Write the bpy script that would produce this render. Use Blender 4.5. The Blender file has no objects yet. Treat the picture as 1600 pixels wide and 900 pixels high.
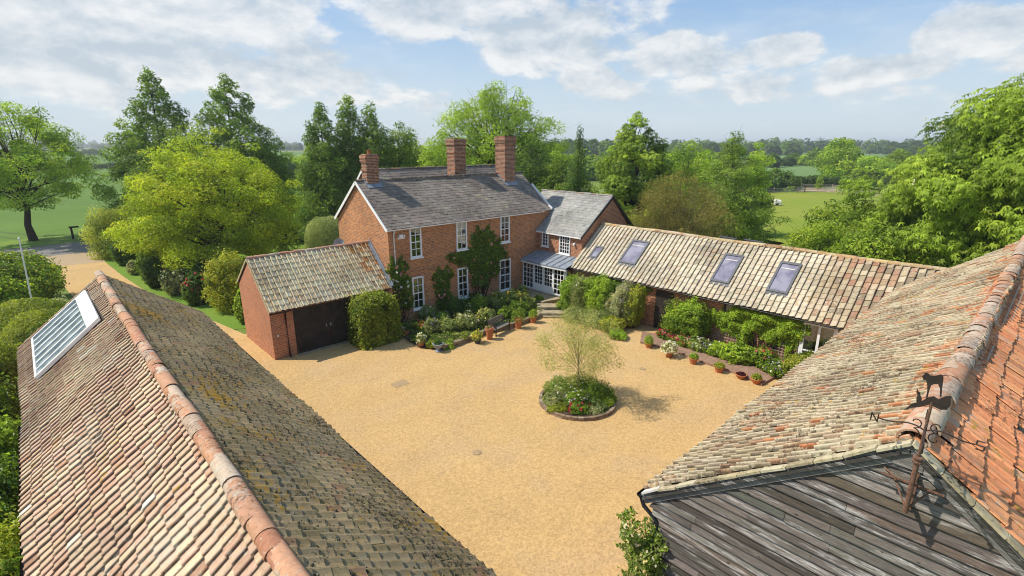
import bpy, math, random
import numpy as np
from mathutils import Vector, Matrix
random.seed(7)
RNG = np.random.default_rng(11)
scene = bpy.context.scene
COL = scene.collection
R = math.radians

# ------------------------------------------------------------------ camera
CAMH = 10.5
F = 800.0
TILT = math.atan(225 / 800.0)
YAW = R(46.9)
fw = Vector((math.cos(YAW) * math.cos(TILT), math.sin(YAW) * math.cos(TILT), -math.sin(TILT)))
rt = Vector((math.sin(YAW), -math.cos(YAW), 0))
up = rt.cross(fw)
CAM = Vector((0, 0, CAMH))
cam_d = bpy.data.cameras.new('camera')
cam = bpy.data.objects.new('camera', cam_d)
COL.objects.link(cam)
cam.matrix_world = Matrix(((rt.x, up.x, -fw.x, 0), (rt.y, up.y, -fw.y, 0), (rt.z, up.z, -fw.z, CAMH), (0, 0, 0, 1)))
cam_d.sensor_width = 36
cam_d.lens = 18.0
cam_d.clip_start = 0.1
cam_d.clip_end = 9000
scene.camera = cam

# ------------------------------------------------------------------ light
SUN_AZ = (-0.73, 0.683)
SUN_EL = R(50)
sd = bpy.data.lights.new('sun', 'SUN')
sd.energy = 4.1
sd.angle = R(0.55)
sd.color = (1.0, 0.93, 0.82)
sun = bpy.data.objects.new('sun', sd)
COL.objects.link(sun)
sdir = Vector((SUN_AZ[0] * math.cos(SUN_EL), SUN_AZ[1] * math.cos(SUN_EL), math.sin(SUN_EL)))
sun.rotation_euler = (-sdir).to_track_quat('-Z', 'Y').to_euler()
sun.location = sdir * 60
SUN_ROT = math.atan2(SUN_AZ[0], SUN_AZ[1])

world = bpy.data.worlds.new('World')
scene.world = world
world.use_nodes = True
scene.view_settings.view_transform = 'Standard'
scene.view_settings.look = 'None'
scene.view_settings.exposure = 0.34
scene.view_settings.gamma = 1.0
scene.cycles.use_denoising = True
scene.cycles.filter_width = 1.05
scene.cycles.max_bounces = 6
scene.cycles.transparent_max_bounces = 8
scene.cycles.volume_bounces = 0
SKY_STRENGTH = 0.15


class NT:
    """small node-tree helper"""
    def __init__(s, tree):
        s.t = tree
        s.t.nodes.clear()
    def n(s, typ, **kw):
        nd = s.t.nodes.new(typ)
        for k, v in kw.items():
            if k.startswith('i_'):
                nd.inputs[k[2:].replace('_', ' ')].default_value = v
            else:
                setattr(nd, k, v)
        return nd
    def l(s, a, b):
        s.t.links.new(a, b)
    def val(s, x, sock):
        if hasattr(x, 'default_value') or hasattr(x, 'links'):
            s.l(x, sock)
        else:
            sock.default_value = x
    def math(s, op, a, b=0.0, c=None, clamp=False):
        nd = s.n('ShaderNodeMath', operation=op)
        nd.use_clamp = clamp
        s.val(a, nd.inputs[0]); s.val(b, nd.inputs[1])
        if c is not None:
            s.val(c, nd.inputs[2])
        return nd.outputs[0]
    def mix(s, f, a, b, blend='MIX'):
        nd = s.n('ShaderNodeMix', data_type='RGBA', blend_type=blend)
        s.val(f, nd.inputs[0]); s.val(a, nd.inputs[6]); s.val(b, nd.inputs[7])
        return nd.outputs[2]
    def noise(s, vec, scale, detail=4, rough=0.55, dist=0.0):
        nd = s.n('ShaderNodeTexNoise')
        nd.inputs['Scale'].default_value = scale
        nd.inputs['Detail'].default_value = detail
        nd.inputs['Roughness'].default_value = rough
        nd.inputs['Distortion'].default_value = dist
        if vec is not None:
            s.l(vec, nd.inputs['Vector'])
        return nd.outputs[0]
    def step(s, x, lo, hi):
        nd = s.n('ShaderNodeMapRange', interpolation_type='SMOOTHSTEP')
        s.val(x, nd.inputs[0])
        nd.inputs[1].default_value = lo; nd.inputs[2].default_value = hi
        return nd.outputs[0]
    def mapping(s, vec, scale=(1, 1, 1), loc=(0, 0, 0), rot=(0, 0, 0)):
        nd = s.n('ShaderNodeMapping')
        nd.inputs['Scale'].default_value = scale
        nd.inputs['Location'].default_value = loc
        nd.inputs['Rotation'].default_value = rot
        s.l(vec, nd.inputs['Vector'])
        return nd.outputs[0]


def build_world():
    t = NT(world.node_tree)
    out = t.n('ShaderNodeOutputWorld')
    bg = t.n('ShaderNodeBackground')
    bg.inputs['Strength'].default_value = SKY_STRENGTH
    sky = t.n('ShaderNodeTexSky', sky_type='NISHITA')
    sky.sun_disc = False
    sky.sun_elevation = SUN_EL
    sky.sun_rotation = SUN_ROT
    sky.altitude = 50
    sky.air_density = 1.0
    sky.dust_density = 1.2
    sky.ozone_density = 1.6
    tc = t.n('ShaderNodeTexCoord')
    sep = t.n('ShaderNodeSeparateXYZ')
    t.l(tc.outputs['Generated'], sep.inputs[0])
    X, Y, Z = sep.outputs
    az = t.math('ARCTAN2', Y, X)             # radians
    el = t.math('ARCSINE', Z)
    # clouds: centre azimuth / elevation in degrees, half widths, weight
    blobs = [  # (image x, y at which the cloud stood, half width px, half height px)
        (120, 66, 360, 84, 1.1), (330, 40, 190, 62, 1.0), (470, 70, 80, 40, 1.0), (500, 118, 70, 22, .8),
        (760, 20, 190, 52, 1.0), (860, 50, 140, 50, 1.0), (940, 22, 90, 40, .8), (1072, 86, 95, 32, 1.05), (1030, 100, 60, 20, .8),
        (1232, 80, 50, 27, 1.1), (915, 122, 46, 22, 1.1), (950, 138, 40, 16, .8), (1540, 52, 90, 42, 1.1), (1600, 90, 90, 30, .8),
        (1430, 104, 80, 20, 1.0), (1330, 112, 130, 22, .75), (1170, 135, 260, 24, .6), (830, 108, 80, 16, .65), (640, 160, 160, 16, .4),
        (90, 100, 130, 22, .6), (300, 135, 250, 26, .5), (1480, 140, 220, 20, .5), (1020, 145, 120, 14, .6)]
    den = None
    for (px, py, hw, hh, wt) in blobs:
        d = (fw * F + rt * (px - 800) + up * (450 - py)); L = d.length; d.normalize()
        a0 = math.atan2(d.y, d.x); e0 = math.asin(d.z)
        sa = hw / L / math.cos(e0); se = hh / L
        da = t.math('MULTIPLY', t.math('SUBTRACT', az, a0), 1 / sa)
        de = t.math('MULTIPLY', t.math('SUBTRACT', el, e0), 1 / se)
        q = t.math('ADD', t.math('MULTIPLY', da, da), t.math('MULTIPLY', de, de))
        g = t.math('MULTIPLY', t.math('SUBTRACT', 1.0, t.math('MULTIPLY', q, .62)), wt)
        den = g if den is None else t.math('MAXIMUM', den, g)
    den = t.math('MAXIMUM', den, -0.6)
    comb = t.n('ShaderNodeCombineXYZ')
    t.l(az, comb.inputs[0]); t.l(t.math('MULTIPLY', el, 1.9), comb.inputs[1])
    v = comb.outputs[0]
    n1 = t.noise(v, 8.5, 9, .60, .12)
    vs = t.mapping(v, loc=(0.012, -0.035, 0))
    n2 = t.noise(vs, 8.5, 5, .6, .12)
    # wide thin cloud sheet elsewhere
    n3 = t.noise(t.mapping(v, scale=(1, 2.6, 1), loc=(3, 1, 0)), 4.0, 8, .6, .4)
    dens = t.math('ADD', den, t.math('MULTIPLY', t.math('SUBTRACT', n1, .5), 3.0))
    m = t.step(dens, .08, .66)
    thin = t.math('MULTIPLY', t.step(n3, .40, .74), t.math('ADD', .30, t.math('MULTIPLY', t.step(az, R(50), R(85)), .35)))
    # overhead clouds out of the picture keep the light real
    m = t.math('MAXIMUM', m, thin)
    m = t.math('MULTIPLY', m, t.step(el, -.01, .05))
    shade = t.math('ADD', t.math('MULTIPLY', t.math('SUBTRACT', n1, n2), 3.4), .48, clamp=True)
    thick = t.step(dens, .4, 2.0)
    shade = t.math('SUBTRACT', shade, t.math('MULTIPLY', thick, .22), clamp=True)
    k = .84 / SKY_STRENGTH
    ccol = t.mix(shade, (.53 * k, .60 * k, .665 * k, 1), (.93 * k, .92 * k, .90 * k, 1))
    # pale horizon
    base = t.mix(.6, sky.outputs[0], (.20 * k, .39 * k, .68 * k, 1))
    hz = t.step(el, .30, -.02)
    base = t.mix(t.math('MULTIPLY', hz, .82), base, (.68 * k, .77 * k, .82 * k, 1))
    # nearer the sun's side of the sky the air is whiter
    sunside = t.step(az, R(66), R(104))
    base = t.mix(t.math('MULTIPLY', sunside, .5), base, (.53 * k, .63 * k, .70 * k, 1))
    col = t.mix(t.math('MULTIPLY', m, .84), base, ccol)
    t.l(col, bg.inputs['Color'])
    t.l(bg.outputs[0], out.inputs[0])


build_world()

# ------------------------------------------------------------------ placing helpers
F2 = Vector((math.cos(YAW), math.sin(YAW)))


def ray(px, py):
    return fw * F + rt * (px - 800) + up * (450 - py)


def at(px, py, z=0.0):
    d = ray(px, py)
    return CAM + d * ((z - CAMH) / d.z)


def on_x(px, py, x):
    d = ray(px, py)
    return CAM + d * (x / d.x)


def on_y(px, py, y):
    d = ray(px, py)
    return CAM + d * (y / d.y)


def at_depth(px, py, D):
    d = ray(px, py)
    return CAM + d * (D / (d.x * F2.x + d.y * F2.y))


def spot(px, py, pytop, halfw):
    """thing standing on the ground: centre, height, radius in metres"""
    g = at(px, py)
    D = g.x * F2.x + g.y * F2.y
    D2 = D / 0.9625  # along the tilted axis
    r = halfw * D / F
    c = Vector((g.x, g.y, 0)) + Vector((F2.x, F2.y, 0)) * r * .8
    Dc = c.x * F2.x + c.y * F2.y
    tp = at_depth(px, pytop, Dc)
    return c.x, c.y, max(tp.z, .1), r


# ------------------------------------------------------------------ colour helpers
def lin(c):
    return tuple((x / 12.92 if x <= .04045 else ((x + .055) / 1.055) ** 2.4) for x in c)


def hx(s, k=.74):
    c = lin([int(s[i:i + 2], 16) / 255 for i in (0, 2, 4)])
    return np.array([min(x * k, .9) for x in c])


# ------------------------------------------------------------------ mesh helpers
def tag(o, label=None, cat=None, group=None, kind=None):
    if label: o['label'] = label
    if cat: o['category'] = cat
    if group: o['group'] = group
    if kind: o['kind'] = kind
    return o


def empty(name, loc=(0, 0, 0), rz=0.0, parent=None):
    o = bpy.data.objects.new(name, None)
    COL.objects.link(o)
    o.location = loc
    o.rotation_euler = (0, 0, rz)
    o.parent = parent
    o.empty_display_size = .2
    return o


class MB:
    """collects polygons with a colour per vertex and links them as ONE mesh"""
    def __init__(s):
        s.V = []; s.F = []; s.C = []; s.S = []; s.nv = 0
        s.smooth = False

    def add(s, V, Fc, col=(1, 1, 1), smooth=False):
        V = np.asarray(V, float).reshape(-1, 3)
        s.V.append(V)
        Fc = np.asarray(Fc, int)
        s.F.append(Fc + s.nv)
        s.S.append(np.full(len(Fc), smooth))
        col = np.asarray(col, float)
        if col.ndim == 1:
            col = np.broadcast_to(col, (len(V), 3))
        s.C.append(col)
        s.nv += len(V)

    def poly(s, pts, col=(1, 1, 1)):
        s.add(pts, [list(range(len(pts)))], col)

    def box(s, lo, hi, col=(1, 1, 1)):
        x0, y0, z0 = lo; x1, y1, z1 = hi
        V = [(x0, y0, z0), (x1, y0, z0), (x1, y1, z0), (x0, y1, z0), (x0, y0, z1), (x1, y0, z1), (x1, y1, z1), (x0, y1, z1)]
        s.add(V, [(0, 3, 2, 1), (4, 5, 6, 7), (0, 1, 5, 4), (1, 2, 6, 5), (2, 3, 7, 6), (3, 0, 4, 7)], col)

    def obox(s, c, u, v, w, a, b, d, col=(1, 1, 1)):
        """oriented box: centre c, half sizes a,b,d along unit axes u,v,w"""
        c = np.array(c, float); u = np.array(u, float) * a; v = np.array(v, float) * b; w = np.array(w, float) * d
        V = [c - u - v - w, c + u - v - w, c + u + v - w, c - u + v - w, c - u - v + w, c + u - v + w, c + u + v + w, c - u + v + w]
        s.add(V, [(0, 3, 2, 1), (4, 5, 6, 7), (0, 1, 5, 4), (1, 2, 6, 5), (2, 3, 7, 6), (3, 0, 4, 7)], col)

    def bar(s, p, q, w, h, col=(1, 1, 1), upv=(0, 0, 1)):
        p = np.array(p, float); q = np.array(q, float)
        u = q - p; L = np.linalg.norm(u); u /= L
        v = np.cross(np.array(upv, float), u); nv = np.linalg.norm(v)
        if nv < 1e-5:
            v = np.array([1.0, 0, 0])
        else:
            v /= nv
        n = np.cross(u, v)
        s.obox((p + q) / 2, u, v, n, L / 2, w / 2, h / 2, col)

    def tube(s, pts, rad, n=6, col=(1, 1, 1), cap=True):
        pts = np.asarray(pts, float)
        k = len(pts)
        rad = np.broadcast_to(np.asarray(rad, float), (k,))
        T = np.gradient(pts, axis=0)
        T /= np.linalg.norm(T, axis=1)[:, None] + 1e-9
        ref = np.array([0, 0, 1.0]) if abs(T[0][2]) < .8 else np.array([1.0, 0, 0])
        A = np.cross(T, ref); A /= np.linalg.norm(A, axis=1)[:, None] + 1e-9
        B = np.cross(T, A)
        th = np.arange(n) * 2 * np.pi / n
        V = pts[:, None, :] + rad[:, None, None] * (np.cos(th)[None, :, None] * A[:, None, :] + np.sin(th)[None, :, None] * B[:, None, :])
        V = V.reshape(-1, 3)
        i = np.arange(k - 1)[:, None] * n; j = np.arange(n)[None, :]; j2 = (j + 1) % n
        Q = np.stack([i + j, i + j2, i + n + j2, i + n + j], -1).reshape(-1, 4)
        s.add(V, Q, col, True)
        if cap:
            s.add(V[:n], [list(range(n))[::-1]], col)
            s.add(V[-n:], [list(range(n))], col)

    def lathe(s, c, prof, n=16, col=(1, 1, 1)):
        """prof: list of (radius, z)"""
        th = np.arange(n) * 2 * np.pi / n
        P = np.array(prof, float)
        V = np.stack([c[0] + P[:, 0, None] * np.cos(th), c[1] + P[:, 0, None] * np.sin(th), c[2] + P[:, 1, None] + 0 * th], -1).reshape(-1, 3)
        k = len(P)
        i = np.arange(k - 1)[:, None] * n; j = np.arange(n)[None, :]; j2 = (j + 1) % n
        s.add(V, np.stack([i + j, i + j2, i + n + j2, i + n + j], -1).reshape(-1, 4), col)
        s.add(V[-n:], [list(range(n))], col)

    def build(s, name, mat, parent=None, smooth=False):
        me = bpy.data.meshes.new(name)
        V = np.concatenate(s.V); C = np.concatenate(s.C)
        me.vertices.add(len(V)); me.vertices.foreach_set('co', V.ravel().astype(np.float32))
        lens = np.concatenate([np.full(len(f), f.shape[1]) for f in s.F])
        idx = np.concatenate([f.ravel() for f in s.F])
        me.loops.add(len(idx)); me.loops.foreach_set('vertex_index', idx.astype(np.int32))
        me.polygons.add(len(lens))
        st = np.concatenate([[0], np.cumsum(lens)[:-1]])
        me.polygons.foreach_set('loop_start', st.astype(np.int32))
        me.polygons.foreach_set('loop_total', lens.astype(np.int32))
        me.polygons.foreach_set('use_smooth', np.concatenate(s.S) | smooth)
        at_ = me.color_attributes.new('Col', 'FLOAT_COLOR', 'POINT')
        at_.data.foreach_set('color', np.concatenate([C, np.ones((len(C), 1))], 1).ravel().astype(np.float32))
        me.update(calc_edges=True)
        me.validate()
        if mat: me.materials.append(mat)
        o = bpy.data.objects.new(name, me)
        COL.objects.link(o)
        if parent is not None:
            o.parent = parent
            o.matrix_parent_inverse = Matrix.Identity(4)
            if any(parent.location) or parent.rotation_euler.z:
                pl = parent
                # vertices are given in world space: undo the parent's placement
                o.matrix_parent_inverse = world_of(pl).inverted()
        return o


def world_of(o):
    m = Matrix.Translation(o.location) @ o.rotation_euler.to_matrix().to_4x4()
    if o.parent is not None:
        m = world_of(o.parent) @ o.matrix_parent_inverse @ m
    return m


# ------------------------------------------------------------------ materials
def material(name):
    m = bpy.data.materials.new(name)
    m.use_nodes = True
    return m, NT(m.node_tree)


def finish(t, col, rough=.8, spec=.3, bump=None, bstr=.3, bdist=.02, metal=0.0):
    out = t.n('ShaderNodeOutputMaterial')
    p = t.n('ShaderNodeBsdfPrincipled')
    t.val(col, p.inputs['Base Color'])
    t.val(rough, p.inputs['Roughness'])
    p.inputs['Specular IOR Level'].default_value = spec
    p.inputs['Metallic'].default_value = metal
    if bump is not None:
        b = t.n('ShaderNodeBump')
        b.inputs['Strength'].default_value = bstr
        b.inputs['Distance'].default_value = bdist
        t.l(bump, b.inputs['Height'])
        t.l(b.outputs[0], p.inputs['Normal'])
    t.l(p.outputs[0], out.inputs[0])
    return p


def c4(c):
    return (float(c[0]), float(c[1]), float(c[2]), 1)


def mat_col(name, rough=.8, spec=.3, mott=.25, scale=6, metal=0.0, bump=.2):
    """vertex colour with mottling"""
    m, t = material(name)
    a = t.n('ShaderNodeAttribute', attribute_name='Col')
    tc = t.n('ShaderNodeTexCoord')
    n = t.noise(tc.outputs['Object'], scale, 5, .65)
    f = t.math('ADD', t.math('MULTIPLY', t.math('SUBTRACT', n, .5), mott * 2.4), 1.0)
    cc = t.n('ShaderNodeVectorMath', operation='SCALE')
    t.l(a.outputs['Color'], cc.inputs[0]); t.l(f, cc.inputs['Scale'])
    finish(t, cc.outputs[0], rough, spec, n, bump, .02, metal)
    return m


def mat_tile(name, lich, lich_amt, dark, dark_amt, pale=None, pale_amt=0.0, scale=1.0):
    m, t = material(name)
    a = t.n('ShaderNodeAttribute', attribute_name='Col')
    tc = t.n('ShaderNodeTexCoord'); v = tc.outputs['Object']
    n = t.noise(v, 9, 6, .7)
    f = t.math('ADD', t.math('MULTIPLY', t.math('SUBTRACT', n, .5), 1.0), 1.0)
    cc = t.n('ShaderNodeVectorMath', operation='SCALE')
    t.l(a.outputs['Color'], cc.inputs[0]); t.l(f, cc.inputs['Scale'])
    col = cc.outputs[0]
    d = t.math('ADD', t.noise(v, 14 * scale, 5, .75), t.math('MULTIPLY', t.math('SUBTRACT', t.noise(v, .8, 2), .5), .5))
    col = t.mix(t.math('MULTIPLY', t.step(d, .66 - dark_amt * .2, .72 - dark_amt * .1), .85), col, c4(dark))
    if pale is not None:
        d3 = t.math('ADD', t.noise(t.mapping(v, loc=(7, 3, 1)), 8 * scale, 5, .75), t.math('MULTIPLY', t.math('SUBTRACT', t.noise(v, .5, 2), .5), .5))
        col = t.mix(t.math('MULTIPLY', t.step(d3, .62 - pale_amt * .2, .70 - pale_amt * .1), .7), col, c4(pale))
    d2 = t.math('ADD', t.noise(t.mapping(v, loc=(2, 9, 4)), 7 * scale, 6, .7), t.math('MULTIPLY', t.math('SUBTRACT', t.noise(t.mapping(v, loc=(5, 5, 0)), .6, 2), .5), .7))
    col = t.mix(t.math('MULTIPLY', t.step(d2, .72 - lich_amt * .2, .76 - lich_amt * .15), .8), col, c4(lich))
    finish(t, col, .92, .2, n, .25, .006)
    return m


def mat_brick(name, c1, c2, mortar, dark, var=.5):
    m, t = material(name)
    tc = t.n('ShaderNodeTexCoord')
    sep = t.n('ShaderNodeSeparateXYZ'); t.l(tc.outputs['Object'], sep.inputs[0])
    u = t.math('ADD', sep.outputs[0], sep.outputs[1])
    cb = t.n('ShaderNodeCombineXYZ'); t.l(u, cb.inputs[0]); t.l(sep.outputs[2], cb.inputs[1])
    b = t.n('ShaderNodeTexBrick')
    t.l(cb.outputs[0], b.inputs['Vector'])
    b.inputs['Scale'].default_value = 1.0
    b.inputs['Brick Width'].default_value = .25
    b.inputs['Row Height'].default_value = .09
    b.inputs['Mortar Size'].default_value = .0125
    b.inputs['Mortar Smooth'].default_value = .2
    b.inputs['Bias'].default_value = 0.0
    b.inputs['Color1'].default_value = c4(c1); b.inputs['Color2'].default_value = c4(c2)
    b.inputs['Mortar'].default_value = c4(mortar)
    # odd dark headers, one value per brick
    wn = t.n('ShaderNodeTexWhiteNoise', noise_dimensions='2D')
    row = t.math('FLOOR', t.math('DIVIDE', sep.outputs[2], .09))
    half = t.math('MULTIPLY', t.math('MODULO', row, 2.0), .5)
    colu = t.math('FLOOR', t.math('ADD', t.math('DIVIDE', u, .125), half))
    cb2 = t.n('ShaderNodeCombineXYZ'); t.l(colu, cb2.inputs[0]); t.l(row, cb2.inputs[1])
    t.l(cb2.outputs[0], wn.inputs['Vector'])
    hd = t.math('MULTIPLY', t.math('GREATER_THAN', wn.outputs['Value'], .80 if 'chimney' not in name else .6), .55)
    big = t.noise(tc.outputs['Object'], .55, 4, .6)
    col = t.mix(t.math('MULTIPLY', hd, t.math('SUBTRACT', 1.0, b.outputs['Fac'])), b.outputs['Color'], c4(dark))
    fine = t.noise(tc.outputs['Object'], 5, 5, .7)
    f = t.math('ADD', t.math('MULTIPLY', t.math('SUBTRACT', big, .5), var), t.math('ADD', t.math('MULTIPLY', t.math('SUBTRACT', fine, .5), .55), 1.0))
    cc = t.n('ShaderNodeVectorMath', operation='SCALE')
    t.l(col, cc.inputs[0]); t.l(f, cc.inputs['Scale'])
    finish(t, cc.outputs[0], .9, .2, fine, .1, .004)
    return m


def mat_leaf():
    m, t = material('foliage')
    a = t.n('ShaderNodeAttribute', attribute_name='Col')
    out = t.n('ShaderNodeOutputMaterial')
    p = t.n('ShaderNodeBsdfPrincipled')
    t.l(a.outputs['Color'], p.inputs['Base Color'])
    p.inputs['Roughness'].default_value = .5
    p.inputs['Specular IOR Level'].default_value = .28
    tr = t.n('ShaderNodeBsdfTranslucent')
    cc = t.mix(.55, a.outputs['Color'], (1.35, 1.35, .5, 1), 'MULTIPLY')
    cs = t.n('ShaderNodeVectorMath', operation='SCALE'); t.l(cc, cs.inputs[0]); cs.inputs['Scale'].default_value = 1.5
    t.l(cs.outputs[0], tr.inputs['Color'])
    mx = t.n('ShaderNodeMixShader'); mx.inputs[0].default_value = .38
    t.l(p.outputs[0], mx.inputs[1]); t.l(tr.outputs[0], mx.inputs[2])
    t.l(mx.outputs[0], out.inputs[0])
    return m


def mat_gravel(name, base, grain=1.0):
    m, t = material(name)
    tc = t.n('ShaderNodeTexCoord'); v = tc.outputs['Object']
    vor = t.n('ShaderNodeTexVoronoi'); t.l(v, vor.inputs['Vector']); vor.inputs['Scale'].default_value = 22
    vc = t.n('ShaderNodeSeparateColor'); t.l(vor.outputs['Color'], vc.inputs[0])
    n0 = t.noise(v, 55, 3, .7)
    n1 = t.noise(v, 6, 5, .6)
    n2 = t.noise(t.mapping(v, scale=(.35, .9, 1), rot=(0, 0, .5)), .5, 5, .6)
    f = t.math('ADD', t.math('MULTIPLY', t.math('SUBTRACT', vc.outputs[0], .5), .34 * grain), 1.0)
    f = t.math('ADD', f, t.math('MULTIPLY', t.math('SUBTRACT', n0, .5), .6 * grain))
    f = t.math('ADD', f, t.math('MULTIPLY', t.math('SUBTRACT', n1, .5), .35))
    f = t.math('ADD', f, t.math('MULTIPLY', t.math('SUBTRACT', n2, .5), .28))
    # worn wheel arcs
    wv = t.n('ShaderNodeTexWave', wave_type='RINGS', rings_direction='Z'); t.l(t.mapping(v, loc=(-16, -12, 0)), wv.inputs['Vector'])
    wv.inputs['Scale'].default_value = .16; wv.inputs['Distortion'].default_value = 2.5; wv.inputs['Detail'].default_value = 3; wv.inputs['Detail Scale'].default_value = .4
    f = t.math('ADD', f, t.math('MULTIPLY', t.math('SUBTRACT', wv.outputs['Fac'], .5), .03))
    base2 = (base[0] * .95, base[1] * .98, base[2] * 1.15)
    col = t.mix(t.step(t.noise(v, .35, 5, .65, .6), .45, .72), c4(base), c4(base2))
    cc = t.n('ShaderNodeVectorMath', operation='SCALE')
    t.l(col, cc.inputs[0]); t.l(f, cc.inputs['Scale'])
    finish(t, cc.outputs[0], .95, .15, n0, .25, .006)
    return m


def mat_grass(name, a, b, c, s=.25, streak=None, tram=False):
    m, t = material(name)
    tc = t.n('ShaderNodeTexCoord'); v = tc.outputs['Object']
    n1 = t.noise(v, s, 6, .65)
    n2 = t.noise(v, 9 * s, 5, .7)
    n3 = t.noise(v, 12, 4, .7)
    col = t.mix(t.step(n1, .35, .68), c4(a), c4(b))
    col = t.mix(t.math('MULTIPLY', t.step(n2, .5, .72), .6), col, c4(c))
    if streak:
        w = t.noise(t.mapping(v, scale=streak), 1.0, 3, .6)
        col = t.mix(t.math('MULTIPLY', t.step(w, .45, .7), .4), col, c4([x * .8 for x in a]))
    if tram:
        sp = t.n('ShaderNodeSeparateXYZ'); t.l(v, sp.inputs[0])
        u = t.math('ADD', t.math('MULTIPLY', sp.outputs[0], .93), t.math('MULTIPLY', sp.outputs[1], .36))
        u = t.math('ADD', u, t.math('MULTIPLY', t.math('SINE', t.math('MULTIPLY', sp.outputs[1], .012)), 9))
        fr = t.math('FRACT', t.math('DIVIDE', u, 24.0))
        l1 = t.math('LESS_THAN', t.math('ABSOLUTE', t.math('SUBTRACT', fr, .46)), .012)
        l2 = t.math('LESS_THAN', t.math('ABSOLUTE', t.math('SUBTRACT', fr, .54)), .012)
        col = t.mix(t.math('MULTIPLY', t.math('MAXIMUM', l1, l2), .6), col, c4((.07, .10, .03)))
    f = t.math('ADD', t.math('MULTIPLY', t.math('SUBTRACT', n3, .5), .9), 1.0)
    cc = t.n('ShaderNodeVectorMath', operation='SCALE')
    t.l(col, cc.inputs[0]); t.l(f, cc.inputs['Scale'])
    finish(t, cc.outputs[0], .85, .15, n3, .2, .02)
    return m


def mat_plain(name, col, rough=.5, spec=.4, metal=0.0, mott=.15, scale=8):
    m, t = material(name)
    tc = t.n('ShaderNodeTexCoord')
    n = t.noise(tc.outputs['Object'], scale, 5, .65)
    k = [(1 - mott), (1 + mott)]
    cc = t.mix(t.step(n, .3, .7), c4([x * k[0] for x in col]), c4([min(1, x * k[1]) for x in col]))
    finish(t, cc, rough, spec, n, .12, .01, metal)
    return m


def mat_boards():
    """old weatherboard: grey wood, dark knots, remnants of pale paint, grain along Y"""
    m, t = material('weathered_boards')
    a = t.n('ShaderNodeAttribute', attribute_name='Col')
    tc = t.n('ShaderNodeTexCoord'); v = tc.outputs['Object']
    g = t.noise(t.mapping(v, scale=(1, 1.1, 17)), 4.0, 8, .8, .35)
    g2 = t.noise(t.mapping(v, scale=(1, .5, 5)), 1.6, 5, .7)
    f = t.math('ADD', t.math('MULTIPLY', t.math('SUBTRACT', g, .5), 3.2), 1.0)
    cc = t.n('ShaderNodeVectorMath', operation='SCALE')
    t.l(a.outputs['Color'], cc.inputs[0]); t.l(f, cc.inputs['Scale'])
    col = t.mix(t.math('MULTIPLY', t.step(g2, .50, .66), t.step(g, .42, .6)), cc.outputs[0], c4(hx('cfcbc6', .85)))
    col = t.mix(t.step(t.noise(v, 5, 3, .6), .72, .8), col, c4(hx('4a3f38', .6)))
    vk = t.n('ShaderNodeTexVoronoi'); t.l(t.mapping(v, scale=(1, 1.6, 3.2)), vk.inputs['Vector']); vk.inputs['Scale'].default_value = 1.7
    col = t.mix(t.math('MULTIPLY', t.step(vk.outputs['Distance'], .09, .05), .85), col, c4(hx('3c322c', .5)))
    finish(t, col, .85, .25, g, .7, .01)
    return m


M = {}
M['leaf'] = mat_leaf()
M['bark'] = mat_col('bark', .9, .1, .5, 5, 0, .8)
M['brick'] = mat_brick('red_brick', hx('c87c50', .8), hx('a8623e', .8), hx('c8b49c', .7), hx('6e4c3e', .65))
M['brick_front'] = mat_brick('mottled_brick', hx('c8844e', .98), hx('aa6a44', .95), hx('c0a88c', .75), hx('6e5446', .75))
M['brick_garage'] = mat_brick('garage_brick', hx('cc8058', .85), hx('b86c48', .82), hx('d0b498', .7), hx('8e5640', .7), .4)
M['brick_chim'] = mat_brick('chimney_brick', hx('b87250', .85), hx('805040', .8), hx('cdb9a0', .7), hx('382c2a', .5), .7)
M['tile_left'] = mat_tile('barn_tiles_weathered', hx('c8a050'), .2, hx('7c6858', .7), .25, hx('d8ccb4'), .45)
M['tile_moss'] = mat_tile('barn_tiles_mossy', hx('b88c2c', .78), .62, hx('3c3626', .7), .7, hx('a0967c'), .35, 1.0)
M['tile_buff'] = mat_tile('pantiles_buff', hx('c09a58'), .2, hx('6c6050', .7), .2, hx('dcd4bc'), .4)
M['tile_cream'] = mat_tile('barn_tiles_cream', hx('c8a038'), .2, hx('54483a', .6), .5, hx('dcd0b0'), .5)
M['tile_orange'] = mat_tile('barn_tiles_orange', hx('b09a38'), .38, hx('5a4840', .65), .45, hx('c8bca8'), .3)
M['slate'] = mat_tile('slate', hx('a8a090', .8), .3, hx('4a4646', .7), .35, hx('b8b0a0', .7), .45)
M['slate_pale'] = mat_tile('slate_pale', hx('b8b4a4', .7), .3, hx('5a5654', .6), .4, hx('c8c8c0', .7), .5)
M['ridge'] = mat_tile('ridge_tiles', hx('d8cfb8'), .4, hx('5a4a3c', .6), .55, hx('d8ccb8'), .55)
M['boards'] = mat_boards()
M['col'] = mat_col('painted_or_plain', .7, .3, .12, 7)
M['white'] = mat_plain('white_paint', (.8, .8, .79), .45, .4, 0, .04)
M['black'] = mat_plain('black_gutter', (.02, .02, .022), .4, .4, 0, .2)
M['darkwood'] = mat_plain('dark_doors', (.035, .027, .022), .7, .25, 0, .35, 3)
M['lead'] = mat_plain('lead', tuple(hx('9aa2ac', .7)), .5, .5, 0, .2, 3)
M['iron'] = mat_plain('rusty_iron', (.045, .032, .027), .65, .4, .3, .3, 20)
M['rust'] = mat_plain('rusty_post', (.16, .085, .055), .8, .3, 0, .4, 18)
M['terracotta'] = mat_plain('terracotta', tuple(hx('c07a50', .8)), .8, .2, 0, .2, 12)
M['stone'] = mat_plain('stone', tuple(hx('b8a888', .7)), .9, .2, 0, .3, 5)
M['plastic_dark'] = mat_plain('dark_pot', (.05, .055, .06), .6, .3, 0, .2)
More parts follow.
